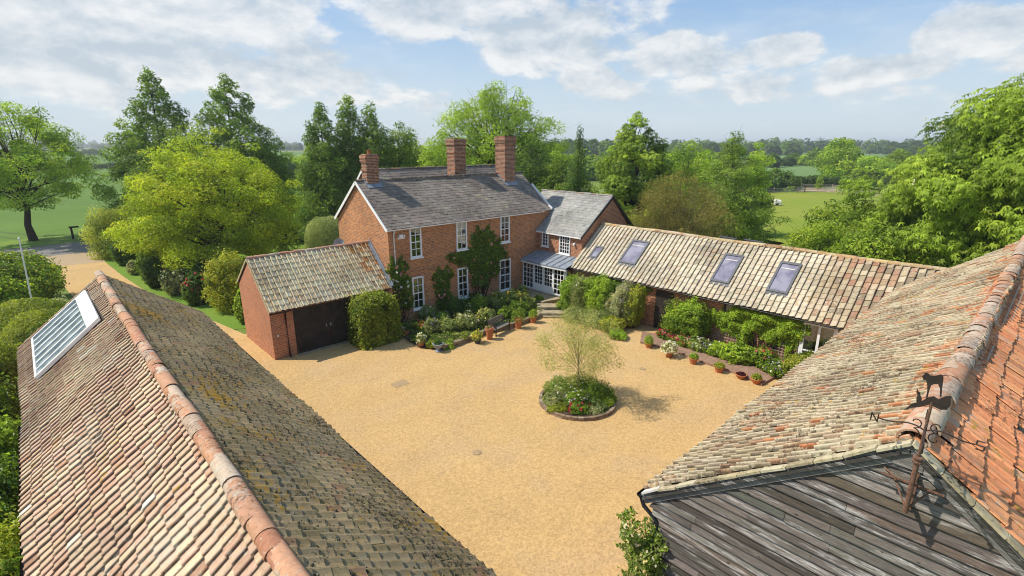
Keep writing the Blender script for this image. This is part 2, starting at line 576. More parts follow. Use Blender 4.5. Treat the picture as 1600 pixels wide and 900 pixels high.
M['bench'] = mat_plain('weathered_bench', tuple(hx('989084', .6)), .8, .2, 0, .3, 14)
M['timber'] = mat_plain('fence_timber', tuple(hx('a8a092', .75)), .85, .2, 0, .3, 9)
M['soil'] = mat_plain('soil', (.06, .04, .028), .95, .1, 0, .5, 6)


def mat_glass(name, through, tint=(.9, .95, 1), rough=.02):
    m, t = material(name)
    out = t.n('ShaderNodeOutputMaterial')
    gl = t.n('ShaderNodeBsdfGlossy'); gl.inputs['Roughness'].default_value = rough
    gl.inputs['Color'].default_value = (1, 1, 1, 1)
    tr = t.n('ShaderNodeBsdfTransparent'); tr.inputs['Color'].default_value = c4([through * x for x in tint])
    fr = t.n('ShaderNodeFresnel'); fr.inputs['IOR'].default_value = 1.5
    geo = t.n('ShaderNodeTexCoord')
    f = t.math('ADD', t.math('MULTIPLY', fr.outputs[0], 1.3), .05, clamp=True)
    mx = t.n('ShaderNodeMixShader')
    t.l(f, mx.inputs[0]); t.l(tr.outputs[0], mx.inputs[1]); t.l(gl.outputs[0], mx.inputs[2])
    t.l(mx.outputs[0], out.inputs[0])
    return m


M['glass'] = mat_glass('window_glass', .75)
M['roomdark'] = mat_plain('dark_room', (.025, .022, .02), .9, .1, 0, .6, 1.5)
M['curtain'] = mat_plain('curtain', (.6, .56, .48), .9, .1, 0, .1, 2)


def mat_rooflight():
    m, t = material('roof_window_glass')
    tc = t.n('ShaderNodeTexCoord')
    n = t.noise(tc.outputs['Object'], 1.3, 4, .6)
    col = t.mix(t.step(n, .35, .65), c4(hx('84809a', .6)), c4(hx('a6a4b6', .68)))  # reflected pale sky is put into the lilac base colour
    p = finish(t, col, .3, .5)
    return m


M['rooflight'] = mat_rooflight()

# ------------------------------------------------------------------ ground, drive, road, fields
def sheet(name, pts, z, mat, sub=1):
    mb = MB()
    mb.poly([(p[0], p[1], z) for p in pts])
    o = mb.build(name, mat)
    tag(o, kind='structure')
    return o


M['meadow'] = mat_grass('far_pasture', (.13, .19, .035), (.18, .23, .05), (.09, .14, .03), .01)
M['lawn'] = mat_grass('lawn', (.12, .22, .022), (.17, .25, .035), (.09, .17, .02), .12)
M['crop'] = mat_grass('crop', (.09, .17, .02), (.125, .205, .03), (.075, .145, .018), .02, (.02, .35, 1), True)
M['paddock'] = mat_grass('paddock', (.19, .25, .02), (.25, .27, .035), (.15, .21, .02), .06)
M['greycrop'] = mat_grass('distant_crop', (.13, .21, .06), (.16, .25, .08), (.11, .19, .055), .01)
M['gravel'] = mat_gravel('gravel', tuple(hx('d8b37a', .74)))
M['asphalt'] = mat_gravel('asphalt', tuple(hx('a09a90', .62)), .5)
M['apron'] = mat_gravel('apron_gravel', tuple(hx('c4ab88', .72)), .6)

sheet('ground', [(-4000, -4000), (4000, -4000), (4000, 4000), (-4000, 4000)], -.02, M['meadow'])
sheet('lawn', [(5.4, 33), (9, 31), (12, 24), (60, 20), (70, 60), (30, 66), (4, 66.5), (4.2, 50)], 0.0, M['lawn'])
sheet('crop_field', [(-140, 76), (80, 82), (260, 300), (300, 700), (-400, 900), (-420, 200)], .02, M['crop'])
sheet('paddock', [(36, -20), (150, -25), (138, 33), (131, 38), (122, 46), (85, 55), (36, 38)], .0, M['paddock'])
sheet('far_field', [(150, 10), (210, -40), (330, -60), (330, 110), (210, 100), (168, 72), (140, 60)], .05, M['greycrop'])
sheet('wooded_field', [(420, 40), (700, -100), (900, 150), (600, 320), (400, 220)], .3, M['greycrop'])
sheet('verge', [(-60, 71), (60, 76.5), (60, 84), (-60, 77)], .03, M['lawn'])
sheet('gravel_yard', [(4.6, -6), (26.4, -6), (26.4, 26.2), (12, 26.2), (7.6, 30.6), (7.0, 34), (6.1, 37.5), (5.9, 41), (5.0, 46), (4.5, 52), (4.1, 59.5),
                      (1.0, 60), (.7, 52), (1.2, 44), (1.0, 36), (-1, 28.2), (4.6, 28.0)], .02, M['gravel'])
sheet('apron', [(1.0, 60), (4.1, 59.5), (4.6, 66.5), (-.6, 66)], .024, M['apron'])
sheet('road', [(-60, 60), (-.6, 66), (4.6, 66.5), (60, 71), (60, 76.5), (-60, 71)], .028, M['asphalt'])

# ------------------------------------------------------------------ building helpers
def walls_mesh(mb, x0, x1, y0, y1, ze0, zr, axis, rpos, ze1=None, inset=.07, zb=-.05):
    """closed gabled block. axis = direction of the ridge; ze0/ze1 eave height of the low/high side"""
    if ze1 is None: ze1 = ze0
    e0 = ze0 - inset; e1 = ze1 - inset; r = zr - inset
    if axis == 'y':
        sec = [(x0, zb), (x1, zb), (x1, e1), (rpos, r), (x0, e0)]
        A = [(p[0], y0, p[1]) for p in sec]; B = [(p[0], y1, p[1]) for p in sec]
        mb.poly(A); mb.poly(B[::-1])
    else:
        sec = [(y0, zb), (y1, zb), (y1, e1), (rpos, r), (y0, e0)]
        A = [(x0, p[0], p[1]) for p in sec]; B = [(x1, p[0], p[1]) for p in sec]
        mb.poly(A[::-1]); mb.poly(B)
    n = 5
    for i in range(n):
        j = (i + 1) % n
        q = [A[i], B[i], B[j], A[j]]
        mb.poly(q if axis == 'y' else q[::-1])


PAN = [(0.0, .012), (.10, .050), (.22, .058), (.36, .030), (.50, .006), (.72, .0), (.90, .010), (1.0, .022)]
PANB = [(0.0, .004), (.10, .004), (.26, .010), (.42, .020), (.60, .044), (.74, .066), (.86, .072), (.93, .058), (.955, .010), (1.0, .0)]
PANA = [(0.0, .0), (.045, .010), (.07, .058), (.14, .072), (.26, .066), (.40, .044), (.58, .020), (.74, .010), (.90, .004), (1.0, .004)]
FLAT = [(0.0, .006), (1.0, .006)]


def pick(pal, n, rng):
    w = np.array([p[1] for p in pal], float); w /= w.sum()
    P = np.array([p[0] for p in pal])
    i = rng.choice(len(pal), n, p=w)
    c = P[i] * rng.normal(1, .07, (n, 1))
    c *= rng.normal(1, .022, (n, 3))
    return np.clip(c, .005, .95)


def roof_slope(name, o, e, r, mat, parent, tw=.29, tl=.33, prof=PANB, pal=None, lift=.028, jit=1.0, holes=(), sag=None,
               stagger=0.0, colfn=None, seed=3, hscale=1.0, thick=.024, valley=None, calm=.45, gain=1.0):
    """o = eave corner (left as seen from outside), e = vector along the eave, r = vector from eave up to ridge.
    every tile is real geometry"""
    rng = np.random.default_rng(seed)
    o = np.array(o, float); e = np.array(e, float); r = np.array(r, float)
    W = np.linalg.norm(e); L = np.linalg.norm(r); u = e / W; v = r / L
    nrm = np.cross(u, v)
    nc = max(1, int(round(W / tw))); nr = max(1, int(round(L / tl)))
    tw = W / nc; tl = L / nr
    J, I = np.meshgrid(np.arange(nr), np.arange(nc + (1 if stagger else 0)), indexing='ij')
    I = I.ravel().astype(float); J = J.ravel().astype(float)
    off = np.where(J % 2 == 1, -stagger, 0.0)
    U0 = (I + off) * tw; V0 = J * tl
    cu = U0 + tw / 2; cv = V0 + tl / 2
    keep = (cu > -.01) & (cu < W + .01)
    for (a0, a1, b0, b1) in holes:
        keep &= ~((cu > a0) & (cu < a1) & (cv > b0) & (cv < b1))
    if valley is not None:
        keep &= valley(o + cu[:, None] * u + cv[:, None] * v)
    U0 = U0[keep]; V0 = V0[keep]; I = I[keep]; J = J[keep]; n = len(U0)
    P = np.array(prof); k = len(P)
    ju = rng.normal(0, .006, n) * jit; jv = rng.normal(0, .010, n) * jit; jh = np.abs(rng.normal(0, .006, n)) * jit
    rot = rng.normal(0, .012, n) * jit
    colj = np.interp(np.arange(nc + 2), np.arange(nc + 2), rng.normal(0, .004, nc + 2))[I.astype(int)]
    s = P[:, 0] * tw; h = P[:, 1] * hscale
    # rows of vertices: lip bottom, lip top, upper end
    wav = np.zeros(n)
    us = np.clip(U0[:, None] + ju[:, None] + s[None, :], 0, W)
    def mk(vv, hh, rr):
        vq = vv[:, None] + rr[:, None] * (s[None, :] - tw / 2)
        sg = 0
        if sag is not None:
            sg = sag(us / W, vq / L)
        X = o + us[..., None] * u + vq[..., None] * v + (hh[None, :] + jh[:, None] + colj[:, None] + sg)[..., None] * nrm
        return X
    bot = mk(V0 + jv - .012, h + lift - thick, rot)
    top = mk(V0 + jv - .012, h + lift, rot)
    upp = mk(V0 + jv + tl + .03, h + .001, rot)
    V = np.stack([bot, top, upp], 1).reshape(n, 3 * k, 3)
    base = (np.arange(n) * 3 * k)[:, None]
    a = np.arange(k - 1)
    q1 = np.stack([a, a + 1, a + 1 + k, a + k], -1)            # lip
    q2 = np.stack([a + k, a + 1 + k, a + 1 + 2 * k, a + 2 * k], -1)  # face
    q = np.concatenate([q1, q2])
    Fc = (base[:, :, None] + q[None]).reshape(-1, 4)
    wts = np.array([p[1] for p in pal], float)[:, None]; mean = (np.array([p[0] for p in pal]) * wts).sum(0) / wts.sum()
    drift = 1 + .10 * np.sin(U0 * 1.1 + 1.7 * np.sin(V0 * 1.3 + seed)) + .07 * np.sin(V0 * 2.1 + U0 * .5)
    col = (calm * mean + (1 - calm) * pick(pal, n, rng)) * drift[:, None] * gain
    if colfn is not None:
        col = colfn(col, U0 / W, V0 / L, rng)
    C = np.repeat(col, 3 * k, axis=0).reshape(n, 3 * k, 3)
    C[:, :k] *= .42  # shade under the tile lips put into the vertex colour
    if prof is PANB: C[:, [k - 2, k - 1, 2 * k - 2, 2 * k - 1, 3 * k - 2, 3 * k - 1, 0, k, 2 * k]] *= .32  # shadow line between tile columns painted as dark edge colour
    if prof is PANA: C[:, [0, 1, k, k + 1, 2 * k, 2 * k + 1, k - 1, 2 * k - 1, 3 * k - 1]] *= .22  # same painted gap shadow for the mirrored profile
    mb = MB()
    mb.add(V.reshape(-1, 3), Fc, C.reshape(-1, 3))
    # battens / underlay below the tiles
    if valley is None:
        NS = 24
        cells_u = sorted(set([0, W] + [min(max(hh[0], 0), W) for hh in holes] + [min(max(hh[1], 0), W) for hh in holes] + list(np.linspace(0, W, NS))))
        cells_v = sorted(set([0, L] + [min(max(hh[2], 0), L) for hh in holes] + [min(max(hh[3], 0), L) for hh in holes]))
        for ia in range(len(cells_u) - 1):
            for ib in range(len(cells_v) - 1):
                a0, a1, b0, b1 = cells_u[ia], cells_u[ia + 1], cells_v[ib], cells_v[ib + 1]
                mu, mv = (a0 + a1) / 2, (b0 + b1) / 2
                if any(hh[0] < mu < hh[1] and hh[2] < mv < hh[3] for hh in holes):
                    continue
                def pt(x, y):
                    sg = sag(np.array(x / W), np.array(y / L)) if sag is not None else 0
                    return o + u * x + v * y + nrm * (float(sg) - .012)
                mb.add([pt(a0, b0), pt(a1, b0), pt(a1, b1), pt(a0, b1)], [[0, 1, 2, 3]], (.06, .05, .04))
    return mb.build(name, mat, parent)


def ridge_tiles(p, q, parent, pal, rad=.13, seg=.42, sag=None, seed=5, name='ridge_tiles', mat=None):
    rng = np.random.default_rng(seed)
    p = np.array(p, float); q = np.array(q, float)
    L = np.linalg.norm(q - p); u = (q - p) / L
    w = np.cross(u, [0, 0, 1.0]); w /= np.linalg.norm(w)
    n = int(L / seg)
    mb = MB()
    th = np.linspace(-.15, np.pi + .15, 10)
    for i in range(n):
        a, b = i / n, (i + 1) / n + .02
        col = pick(pal, 1, rng)[0]
        jr = rng.normal(0, .006); jz = rng.normal(0, .008); jw = rng.normal(0, .01)
        ring = []
        for t_, rr in ((a, rad + .012), (b, rad)):
            z = sag(t_) if sag else 0
            c = p + u * L * t_ + np.array([0, 0, z + jz]) + w * jw
            ring.append([c + w * np.cos(x) * (rr + jr) + np.array([0, 0, 1]) * (np.sin(x) * (rr + jr) * .85) for x in th])
        V = np.array(ring[0] + ring[1]); k = len(th)
        aa = np.arange(k - 1)
        mb.add(V, np.stack([aa, aa + 1, aa + 1 + k, aa + k], -1), col, True)
        inner = [np.array(x) - (np.array(x) - (p + u * L * a)) * .15 for x in ring[0]]
        V = np.array(ring[0] + inner)
        mb.add(V, np.stack([aa, aa + k, aa + 1 + k, aa + 1], -1), col * .7)
        # mortar bed under each tile
    for i in range(n):
        c0 = p + u * L * i / n; c1 = p + u * L * (i + 1) / n
        z0 = sag(i / n) if sag else 0; z1 = sag((i + 1) / n) if sag else 0
        c0 = c0 + np.array([0, 0, z0 - .06]); c1 = c1 + np.array([0, 0, z1 - .06])
        mb.bar(c0, c1, rad * 1.5, .1, hx('a89c88', .6))
    return mb.build(name, mat or M['ridge'], parent)


def gutter(p, q, parent, r=.055, mat=None, name='gutter'):
    mb = MB()
    p = np.array(p, float); q = np.array(q, float)
    u = (q - p) / np.linalg.norm(q - p); w = np.cross(u, [0, 0, 1.0])
    th = np.linspace(np.pi, 2 * np.pi, 8)
    ring = lambda c, rr: [c + w * np.cos(x) * rr + np.array([0, 0, 1.0]) * np.sin(x) * rr for x in th]
    k = len(th); a = np.arange(k - 1)
    V = np.array(ring(p, r) + ring(q, r)); mb.add(V, np.stack([a, a + 1, a + 1 + k, a + k], -1))
    V = np.array(ring(p, r * .85) + ring(q, r * .85)); mb.add(V, np.stack([a, a + k, a + 1 + k, a + 1], -1))
    V = np.array(ring(p, r) + ring(p, r * .85)); mb.add(V, np.stack([a, a + 1, a + 1 + k, a + k], -1))
    mb.add(np.array(ring(p, r)), [list(range(k))]); mb.add(np.array(ring(q, r)), [list(range(k))])
    return mb.build(name, mat or M['black'], parent)


def pipe(pts, parent, r=.04, mat=None, name='downpipe'):
    mb = MB()
    mb.tube(pts, r, 8)
    for p in (pts[-1],):
        pass
    for f in (.3, .6, .9):
        a = np.array(pts[-2], float); b = np.array(pts[-1], float); c = a + (b - a) * f
        mb.tube([c - (b - a) * .012, c + (b - a) * .012], r * 1.35, 8)
    return mb.build(name, mat or M['black'], parent)


def frame_axes(axis):
    """outward normal n and horizontal u for a wall facing: 'X-' , 'Y-' ..."""
    return {'X-': (np.array([-1., 0, 0]), np.array([0, -1., 0])), 'Y-': (np.array([0, -1., 0]), np.array([1., 0, 0])),
            'X+': (np.array([1., 0, 0]), np.array([0, 1., 0])), 'Y+': (np.array([0, 1., 0]), np.array([-1., 0, 0]))}[axis]


def window(parent, c, axis, w, h, cols=2, rows=4, sash=True, mat='white', curtain=0, bar=.036, fr=.095, sill=True, name='window', meet=.5, label=None):
    """c = centre on the wall surface. name(mesh: frame and glazing bars) > pane, sill, curtain"""
    n, u = frame_axes(axis)
    c = np.array(c, float); z = np.array([0, 0, 1.0])
    mb = MB()
    P = lambda a, b, d: c + u * a + z * b + n * d
    # frame, built as four members standing proud of the wall
    for sgn in (-1, 1):
        mb.obox(P(sgn * (w / 2 - fr / 2), 0, .035), u, z, n, fr / 2, h / 2, .035)
        mb.obox(P(0, sgn * (h / 2 - fr / 2), .034), u, z, n, w / 2 - fr - .001, fr / 2, .034)
    iw = w - 2 * fr; ih = h - 2 * fr
    if sash:
        mb.obox(P(0, (meet - .5) * h, .034), u, z, n, iw / 2 - .001, .028, .03)
    for i in range(1, cols):
        mb.obox(P(-iw / 2 + iw * i / cols, 0, .031), u, z, n, bar / 2, ih / 2 - .001, .016)
    for j in range(1, rows):
        if sash and rows % 2 == 0 and j == rows // 2: continue
        mb.obox(P(0, -ih / 2 + ih * j / rows, .0305), u, z, n, iw / 2 - .002, bar / 2, .0155)
    o = mb.build(name, M[mat], parent)
    if label: o['label'] = label
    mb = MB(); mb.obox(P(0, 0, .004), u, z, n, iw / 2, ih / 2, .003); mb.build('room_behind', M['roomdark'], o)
    mb = MB(); mb.obox(P(0, 0, .019), u, z, n, iw / 2, ih / 2, .002); mb.build('pane', M['glass'], o)
    if curtain:
        mb = MB()
        if curtain == 1:      # half drawn at both sides
            for sgn in (-1, 1):
                cw = iw * .17
                xs = np.linspace(-cw, cw, 13)
                for i in range(12):
                    mb.poly([P(sgn * (iw / 2 - cw) + xs[i], -ih / 2, .010 + .003 * (i % 2)), P(sgn * (iw / 2 - cw) + xs[i + 1], -ih / 2, .010 + .003 * ((i + 1) % 2)),
                             P(sgn * (iw / 2 - cw) + xs[i + 1], ih / 2, .010 + .003 * ((i + 1) % 2)), P(sgn * (iw / 2 - cw) + xs[i], ih / 2, .010 + .003 * (i % 2))])
        else:                 # blind in the upper part
            mb.obox(P(0, ih * .32, .011), u, z, n, iw / 2 - .01, ih * .17, .002)
        mb.build('curtain', M['curtain'], o)
    if sill:
        mb = MB(); mb.obox(P(0, -h / 2 - .035, .07), u, z, n, w / 2 + .06, .034, .07); mb.build('sill', M[mat], o)
    return o


def panelled_door(parent, c, axis, w, h, cols, rows, name='door', solid=.25):
    n, u = frame_axes(axis); c = np.array(c, float); z = np.array([0, 0, 1.0])
    P = lambda a, b, d: c + u * a + z * b + n * d
    mb = MB(); fr = .1
    for sgn in (-1, 1):
        mb.obox(P(sgn * (w / 2 - fr / 2), 0, .03), u, z, n, fr / 2, h / 2, .03)
    mb.obox(P(0, h / 2 - fr / 2, .029), u, z, n, w / 2 - fr - .001, fr / 2, .029)
    mb.obox(P(0, -h / 2 + h * solid / 2, .029), u, z, n, w / 2 - fr - .001, h * solid / 2, .029)
    iw = w - 2 * fr; b0 = -h / 2 + h * solid; b1 = h / 2 - fr
    for i in range(1, cols):
        mb.obox(P(-iw / 2 + iw * i / cols, (b0 + b1) / 2, .026), u, z, n, .013, (b1 - b0) / 2, .014)
    for j in range(1, rows):
        mb.obox(P(0, b0 + (b1 - b0) * j / rows, .0255), u, z, n, iw / 2 - .002, .013, .0135)
    o = mb.build(name, M['white'], parent)
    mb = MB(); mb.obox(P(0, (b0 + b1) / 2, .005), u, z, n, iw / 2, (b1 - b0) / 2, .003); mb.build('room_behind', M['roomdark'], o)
    mb = MB(); mb.obox(P(0, (b0 + b1) / 2, .018), u, z, n, iw / 2, (b1 - b0) / 2, .002); mb.build('pane', M['glass'], o)
    mb = MB(); mb.tube([P(w / 2 - .05, -.05, .06), P(w / 2 - .05, -.05, .11), P(w / 2 - .16, -.05, .11)], .012, 6); mb.build('handle', M['iron'], o)
    return o


def plank_door(parent, c, axis, w, h, leaves=1, name='door'):
    n, u = frame_axes(axis); c = np.array(c, float); z = np.array([0, 0, 1.0])
    P = lambda a, b, d: c + u * a + z * b + n * d
    out = []
    for k in range(leaves):
        mb = MB(); lw = w / leaves; x0 = -w / 2 + k * lw
        npl = max(3, int(lw / .14)); pw = (lw - .02) / npl
        for i in range(npl):
            mb.obox(P(x0 + .01 + pw * (i + .5), 0, .03 + .002 * (i % 2)), u, z, n, pw / 2 - .004, h / 2, .02)
        for zz in (-.36, .36):
            mb.obox(P(x0 + lw / 2, zz * h, .062), u, z, n, lw / 2 - .06, .035, .008)
        out.append(mb.build(name, M['darkwood'], parent))
        mb = MB(); hx_ = x0 + (lw - .12 if k == 0 else .12)
        mb.obox(P(hx_, .12, .075), u, z, n, .035, .07, .006)
        mb.tube([P(hx_, .05, .08), P(hx_, .05, .12), P(hx_ + .08, .05, .12)], .014, 6)
        mb.build('handle', M['lead'], out[-1])
    return out


PAL_LEFT = [(hx('cdb292', .95), 6), (hx('c8a68c', .95), 5), (hx('d2b896', .95), 5), (hx('c29a80', .92), 2.5), (hx('d6c0a0', .95), 3), (hx('b48468', .85), .8), (hx('cca890', .92), 4), (hx('e6e2d4', .95), .15), (hx('9c6a50', .8), .25)]
PAL_MOSS = [(hx('a8946c', 1.1), 4), (hx('b49c74', 1.1), 3), (hx('948258', 1.1), 3), (hx('bca47c', 1.1), 1.6), (hx('ac7c60', 1.0), .7), (hx('a09070', 1.1), 3)]
PAL_BUFF = [(hx('cec2a8', .84), 6), (hx('c6b8a0', .84), 5), (hx('d4cab4', .84), 4), (hx('bcae96', .82), 2.5), (hx('c2ac8c', .82), .8), (hx('b0a48c', .8), .8)]
PAL_GARAGE = [(hx('e0d2b0', 1.25), 6), (hx('d4c6a4', 1.2), 5), (hx('e4d8ba', 1.25), 4), (hx('c7b692', 1.15), 2.5), (hx('ccb088', 1.15), 1), (hx('b09e7c', 1.1), .6)]
PAL_GARAGE = [(p_[0] * np.array([1.08, 1.0, .93]), p_[1]) for p_ in PAL_GARAGE]
PAL_CREAM = [(hx('ccbd9e', .76), 5), (hx('c2b092', .75), 4), (hx('d6caae', .78), 4), (hx('c0a284', .75), 2.2), (hx('b8906e', .75), 1.2), (hx('c08866', .75), .45), (hx('a8987e', .74), 2.4)]
PAL_WARM = [(hx('c88a62', .85), 3), (hx('c07c56', .82), 2), (hx('d09a72', .85), 2), (hx('b89070', .8), 2)]
PAL_ORANGE = [(hx('d08a5c', 1.15), 5), (hx('c67c50', 1.12), 4), (hx('d6986a', 1.15), 3), (hx('bc7048', 1.1), 1.5), (hx('c0a084', 1.05), 1.0), (hx('a87858', 1.0), .8)]
PAL_SLATE = [(hx('9a8c80', 1.05), 5), (hx('8c8076', 1.05), 4), (hx('a4968a', 1.05), 3), (hx('b0a08e', 1.05), 1.6), (hx('7c7066', 1.0), 1.6), (hx('c0b49c', 1.0), .5)]
PAL_SLATEP = [(hx('a6a49e', .85), 5), (hx('9a9894', .82), 4), (hx('b2b0a8', .85), 4), (hx('bcb8aa', .85), 2), (hx('8a8884', .8), 1)]
PAL_RIDGE = [(hx('c89878', .82), 4), (hx('c08c6c', .8), 3), (hx('bca08a', .8), 3), (hx('d0b8a0', .8), 2)]
PAL_RIDGEP = [(hx('c9b48c', .8), 4), (hx('c4a478', .8), 3), (hx('b89468', .8), 2), (hx('c88c5c', .8), .7)]

# ------------------------------------------------------------------ left barn
def left_barn():
    b = empty('tiled_barn', (1.9, 13, 0))
    tag(b, 'long low barn with pinkish buff pantiles and a glazed panel in its roof', 'barn')
    xl, xr, xm, ze, zr, y0, y1 = -1.35, 5.08, 1.62, 2.6, 5.08, .5, 27.6
    mb = MB(); walls_mesh(mb, xl + .25, xr - .25, y0, y1 - .1, ze, zr, 'y', xm, inset=.16); mb.build('wall', M['brick'], b)
    rng = np.random.default_rng(5)
    sagr = lambda t: -.10 * np.sin(t * np.pi) + .03 * np.sin(t * 21) + .018 * np.sin(t * 47 + 1)
    def sag(u, v, flip=False):
        u = 1 - u if flip else u
        return (-.10 * np.sin(u * np.pi) + .03 * np.sin(u * 21)) * v + .035 * np.sin(u * 17 + 2 * v) * (1 - v) + .02 * np.sin(u * 40 + v * 9)
    # left slope, seen from its own side: eave runs from far (y1) to near (y0)
    W = y1 - y0; L = math.hypot(xm - xl, zr - ze)
    hole = (y1 - 26.85, y1 - 22.05, .62, 3.15)
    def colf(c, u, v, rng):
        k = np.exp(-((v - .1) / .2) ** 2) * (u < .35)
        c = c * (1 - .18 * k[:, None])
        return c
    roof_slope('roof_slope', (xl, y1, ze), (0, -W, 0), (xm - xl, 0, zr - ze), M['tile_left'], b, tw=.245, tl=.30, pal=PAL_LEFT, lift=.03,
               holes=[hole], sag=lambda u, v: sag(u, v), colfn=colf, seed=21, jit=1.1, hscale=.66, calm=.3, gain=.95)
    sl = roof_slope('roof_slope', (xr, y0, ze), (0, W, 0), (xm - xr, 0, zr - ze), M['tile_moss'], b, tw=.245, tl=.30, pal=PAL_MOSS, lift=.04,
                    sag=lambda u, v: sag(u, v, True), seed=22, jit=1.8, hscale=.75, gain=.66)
    sl['label'] = 'dark mossy roof slope with orange lichen facing the yard'
    # cushions of moss and lichen sitting on the yard-side slope
    mb = MB()
    vr = np.array([xm - xr, 0, zr - ze]); vr /= np.linalg.norm(vr); nr_ = np.array([-vr[2] * -1, 0, -vr[0] * -1]); nr_ = np.array([vr[2], 0, -vr[0]])
    LL = math.hypot(xm - xr, zr - ze)
    pal = [(hx('5c5838', .6), 5), (hx('6c6a3c', .6), 3), (hx('4c4a38', .6), 4), (hx('8c7c40', .65), 1.5), (hx('b08828', .8), .9), (hx('8c8470', .7), 1.5)]
    N = 5200
    yy = y0 + (y1 - y0) * rng.random(N) ** 1.25; vv = rng.random(N) ** .9 * LL * .97
    patch = np.sin(yy * 1.9 + vv * 2) + np.sin(yy * .7 - vv * 3.1) + rng.normal(0, .9, N)
    for i in np.where(patch > -.2)[0]:
        s_ = rng.uniform(.02, .06)
        c = np.array([xr, yy[i], ze]) + vr * vv[i] + nr_ * (.055 + float(sag(np.array((yy[i] - y0) / W), np.array(vv[i] / LL), True)))
        k = 6; a = np.arange(k) * 2 * np.pi / k + rng.random()
        rr = s_ * rng.uniform(.6, 1.3, k)
        ring = c + np.cos(a)[:, None] * rr[:, None] * np.array([0, 1, 0]) + np.sin(a)[:, None] * rr[:, None] * vr - nr_ * .03
        V = np.vstack([ring, c + nr_ * s_ * rng.uniform(.2, .7)])
        mb.add(V, [[j, (j + 1) % k, k] for j in range(k)], pick(pal, 1, rng)[0])
    o = mb.build('moss', M['col'], sl)
    ridge_tiles((xm, y0, zr + .0), (xm, y1, zr + .0), b, PAL_RIDGE, rad=.15, seg=.40, sag=lambda t: sagr(t) , seed=9)
    gutter((xr + .06, y0, ze - .04), (xr + .06, y1, ze - .04), b)
    gutter((xl - .04, y1 - 8, ze - .05), (xl - .04, y0, ze - .05), b)
    # verge board at the far gable
    mb = MB(); mb.bar((xl, y1 - .02, ze - .04), (xm, y1 - .02, zr - .03), .03, .12); mb.bar((xr, y1 - .02, ze - .04), (xm, y1 - .02, zr - .03), .03, .12)
    mb.build('verge_board', M['boards'], b)
    # glazed panel let into the left slope
    u = np.array([0, -1., 0]); v = np.array([xm - xl, 0, zr - ze]); v /= np.linalg.norm(v); n = np.cross(u, v)
    o0 = np.array([xl, y1, ze])
    a0, a1, b0, b1 = hole
    P = lambda a, bb, d: o0 + u * a + v * bb + n * d
    mb = MB()
    for aa in (a0 + .03, a1 - .03):
        mb.obox(P(aa, (b0 + b1) / 2, .06), u, v, n, .05, (b1 - b0) / 2, .06)
    mb.obox(P((a0 + a1) / 2, b0 + .03, .05), u, v, n, (a1 - a0) / 2 - .09, .04, .05)
    mb.obox(P((a0 + a1) / 2, b1 - .22, .07), u, v, n, (a1 - a0) / 2 - .09, .24, .035)
    nb = 7
    for i in range(1, nb):
        mb.obox(P(a0 + (a1 - a0) * i / nb, (b0 + b1) / 2 - .2, .075), u, v, n, .042, (b1 - b0) / 2 - .3, .035)
    w = mb.build('roof_glazing', M['white'], b)
    mb = MB(); mb.obox(P((a0 + a1) / 2, (b0 + b1) / 2 - .2, .055), u, v, n, (a1 - a0) / 2 - .09, (b1 - b0) / 2 - .28, .004); mb.build('pane', M['roofpane'], w)
    return b


def mat_roofpane():
    m, t = material('old_roof_glass')
    tc = t.n('ShaderNodeTexCoord')
    n = t.noise(tc.outputs['Object'], 1.6, 5, .65)
    n2 = t.noise(t.mapping(tc.outputs['Object'], scale=(1, 4, 1)), 3, 5, .65)
    col = t.mix(t.step(n, .42, .58), c4(hx('56663c', .5)), c4(hx('b9c4b8', .6)))
    col = t.mix(t.math('MULTIPLY', t.step(n2, .5, .62), .5), col, c4(hx('d8e0de', .7)))
    p = finish(t, col, .12, .8)
    p.inputs['Coat Weight'].default_value = .6
    return m


M['roofpane'] = mat_roofpane()
left_barn()

# ------------------------------------------------------------------ right barn with the weatherboarded gable
RX0, RX1, RYE, RYR, RYS, RZE, RZR = 7.35, 27.4, 4.24, .67, -2.9, 4.30, 7.0


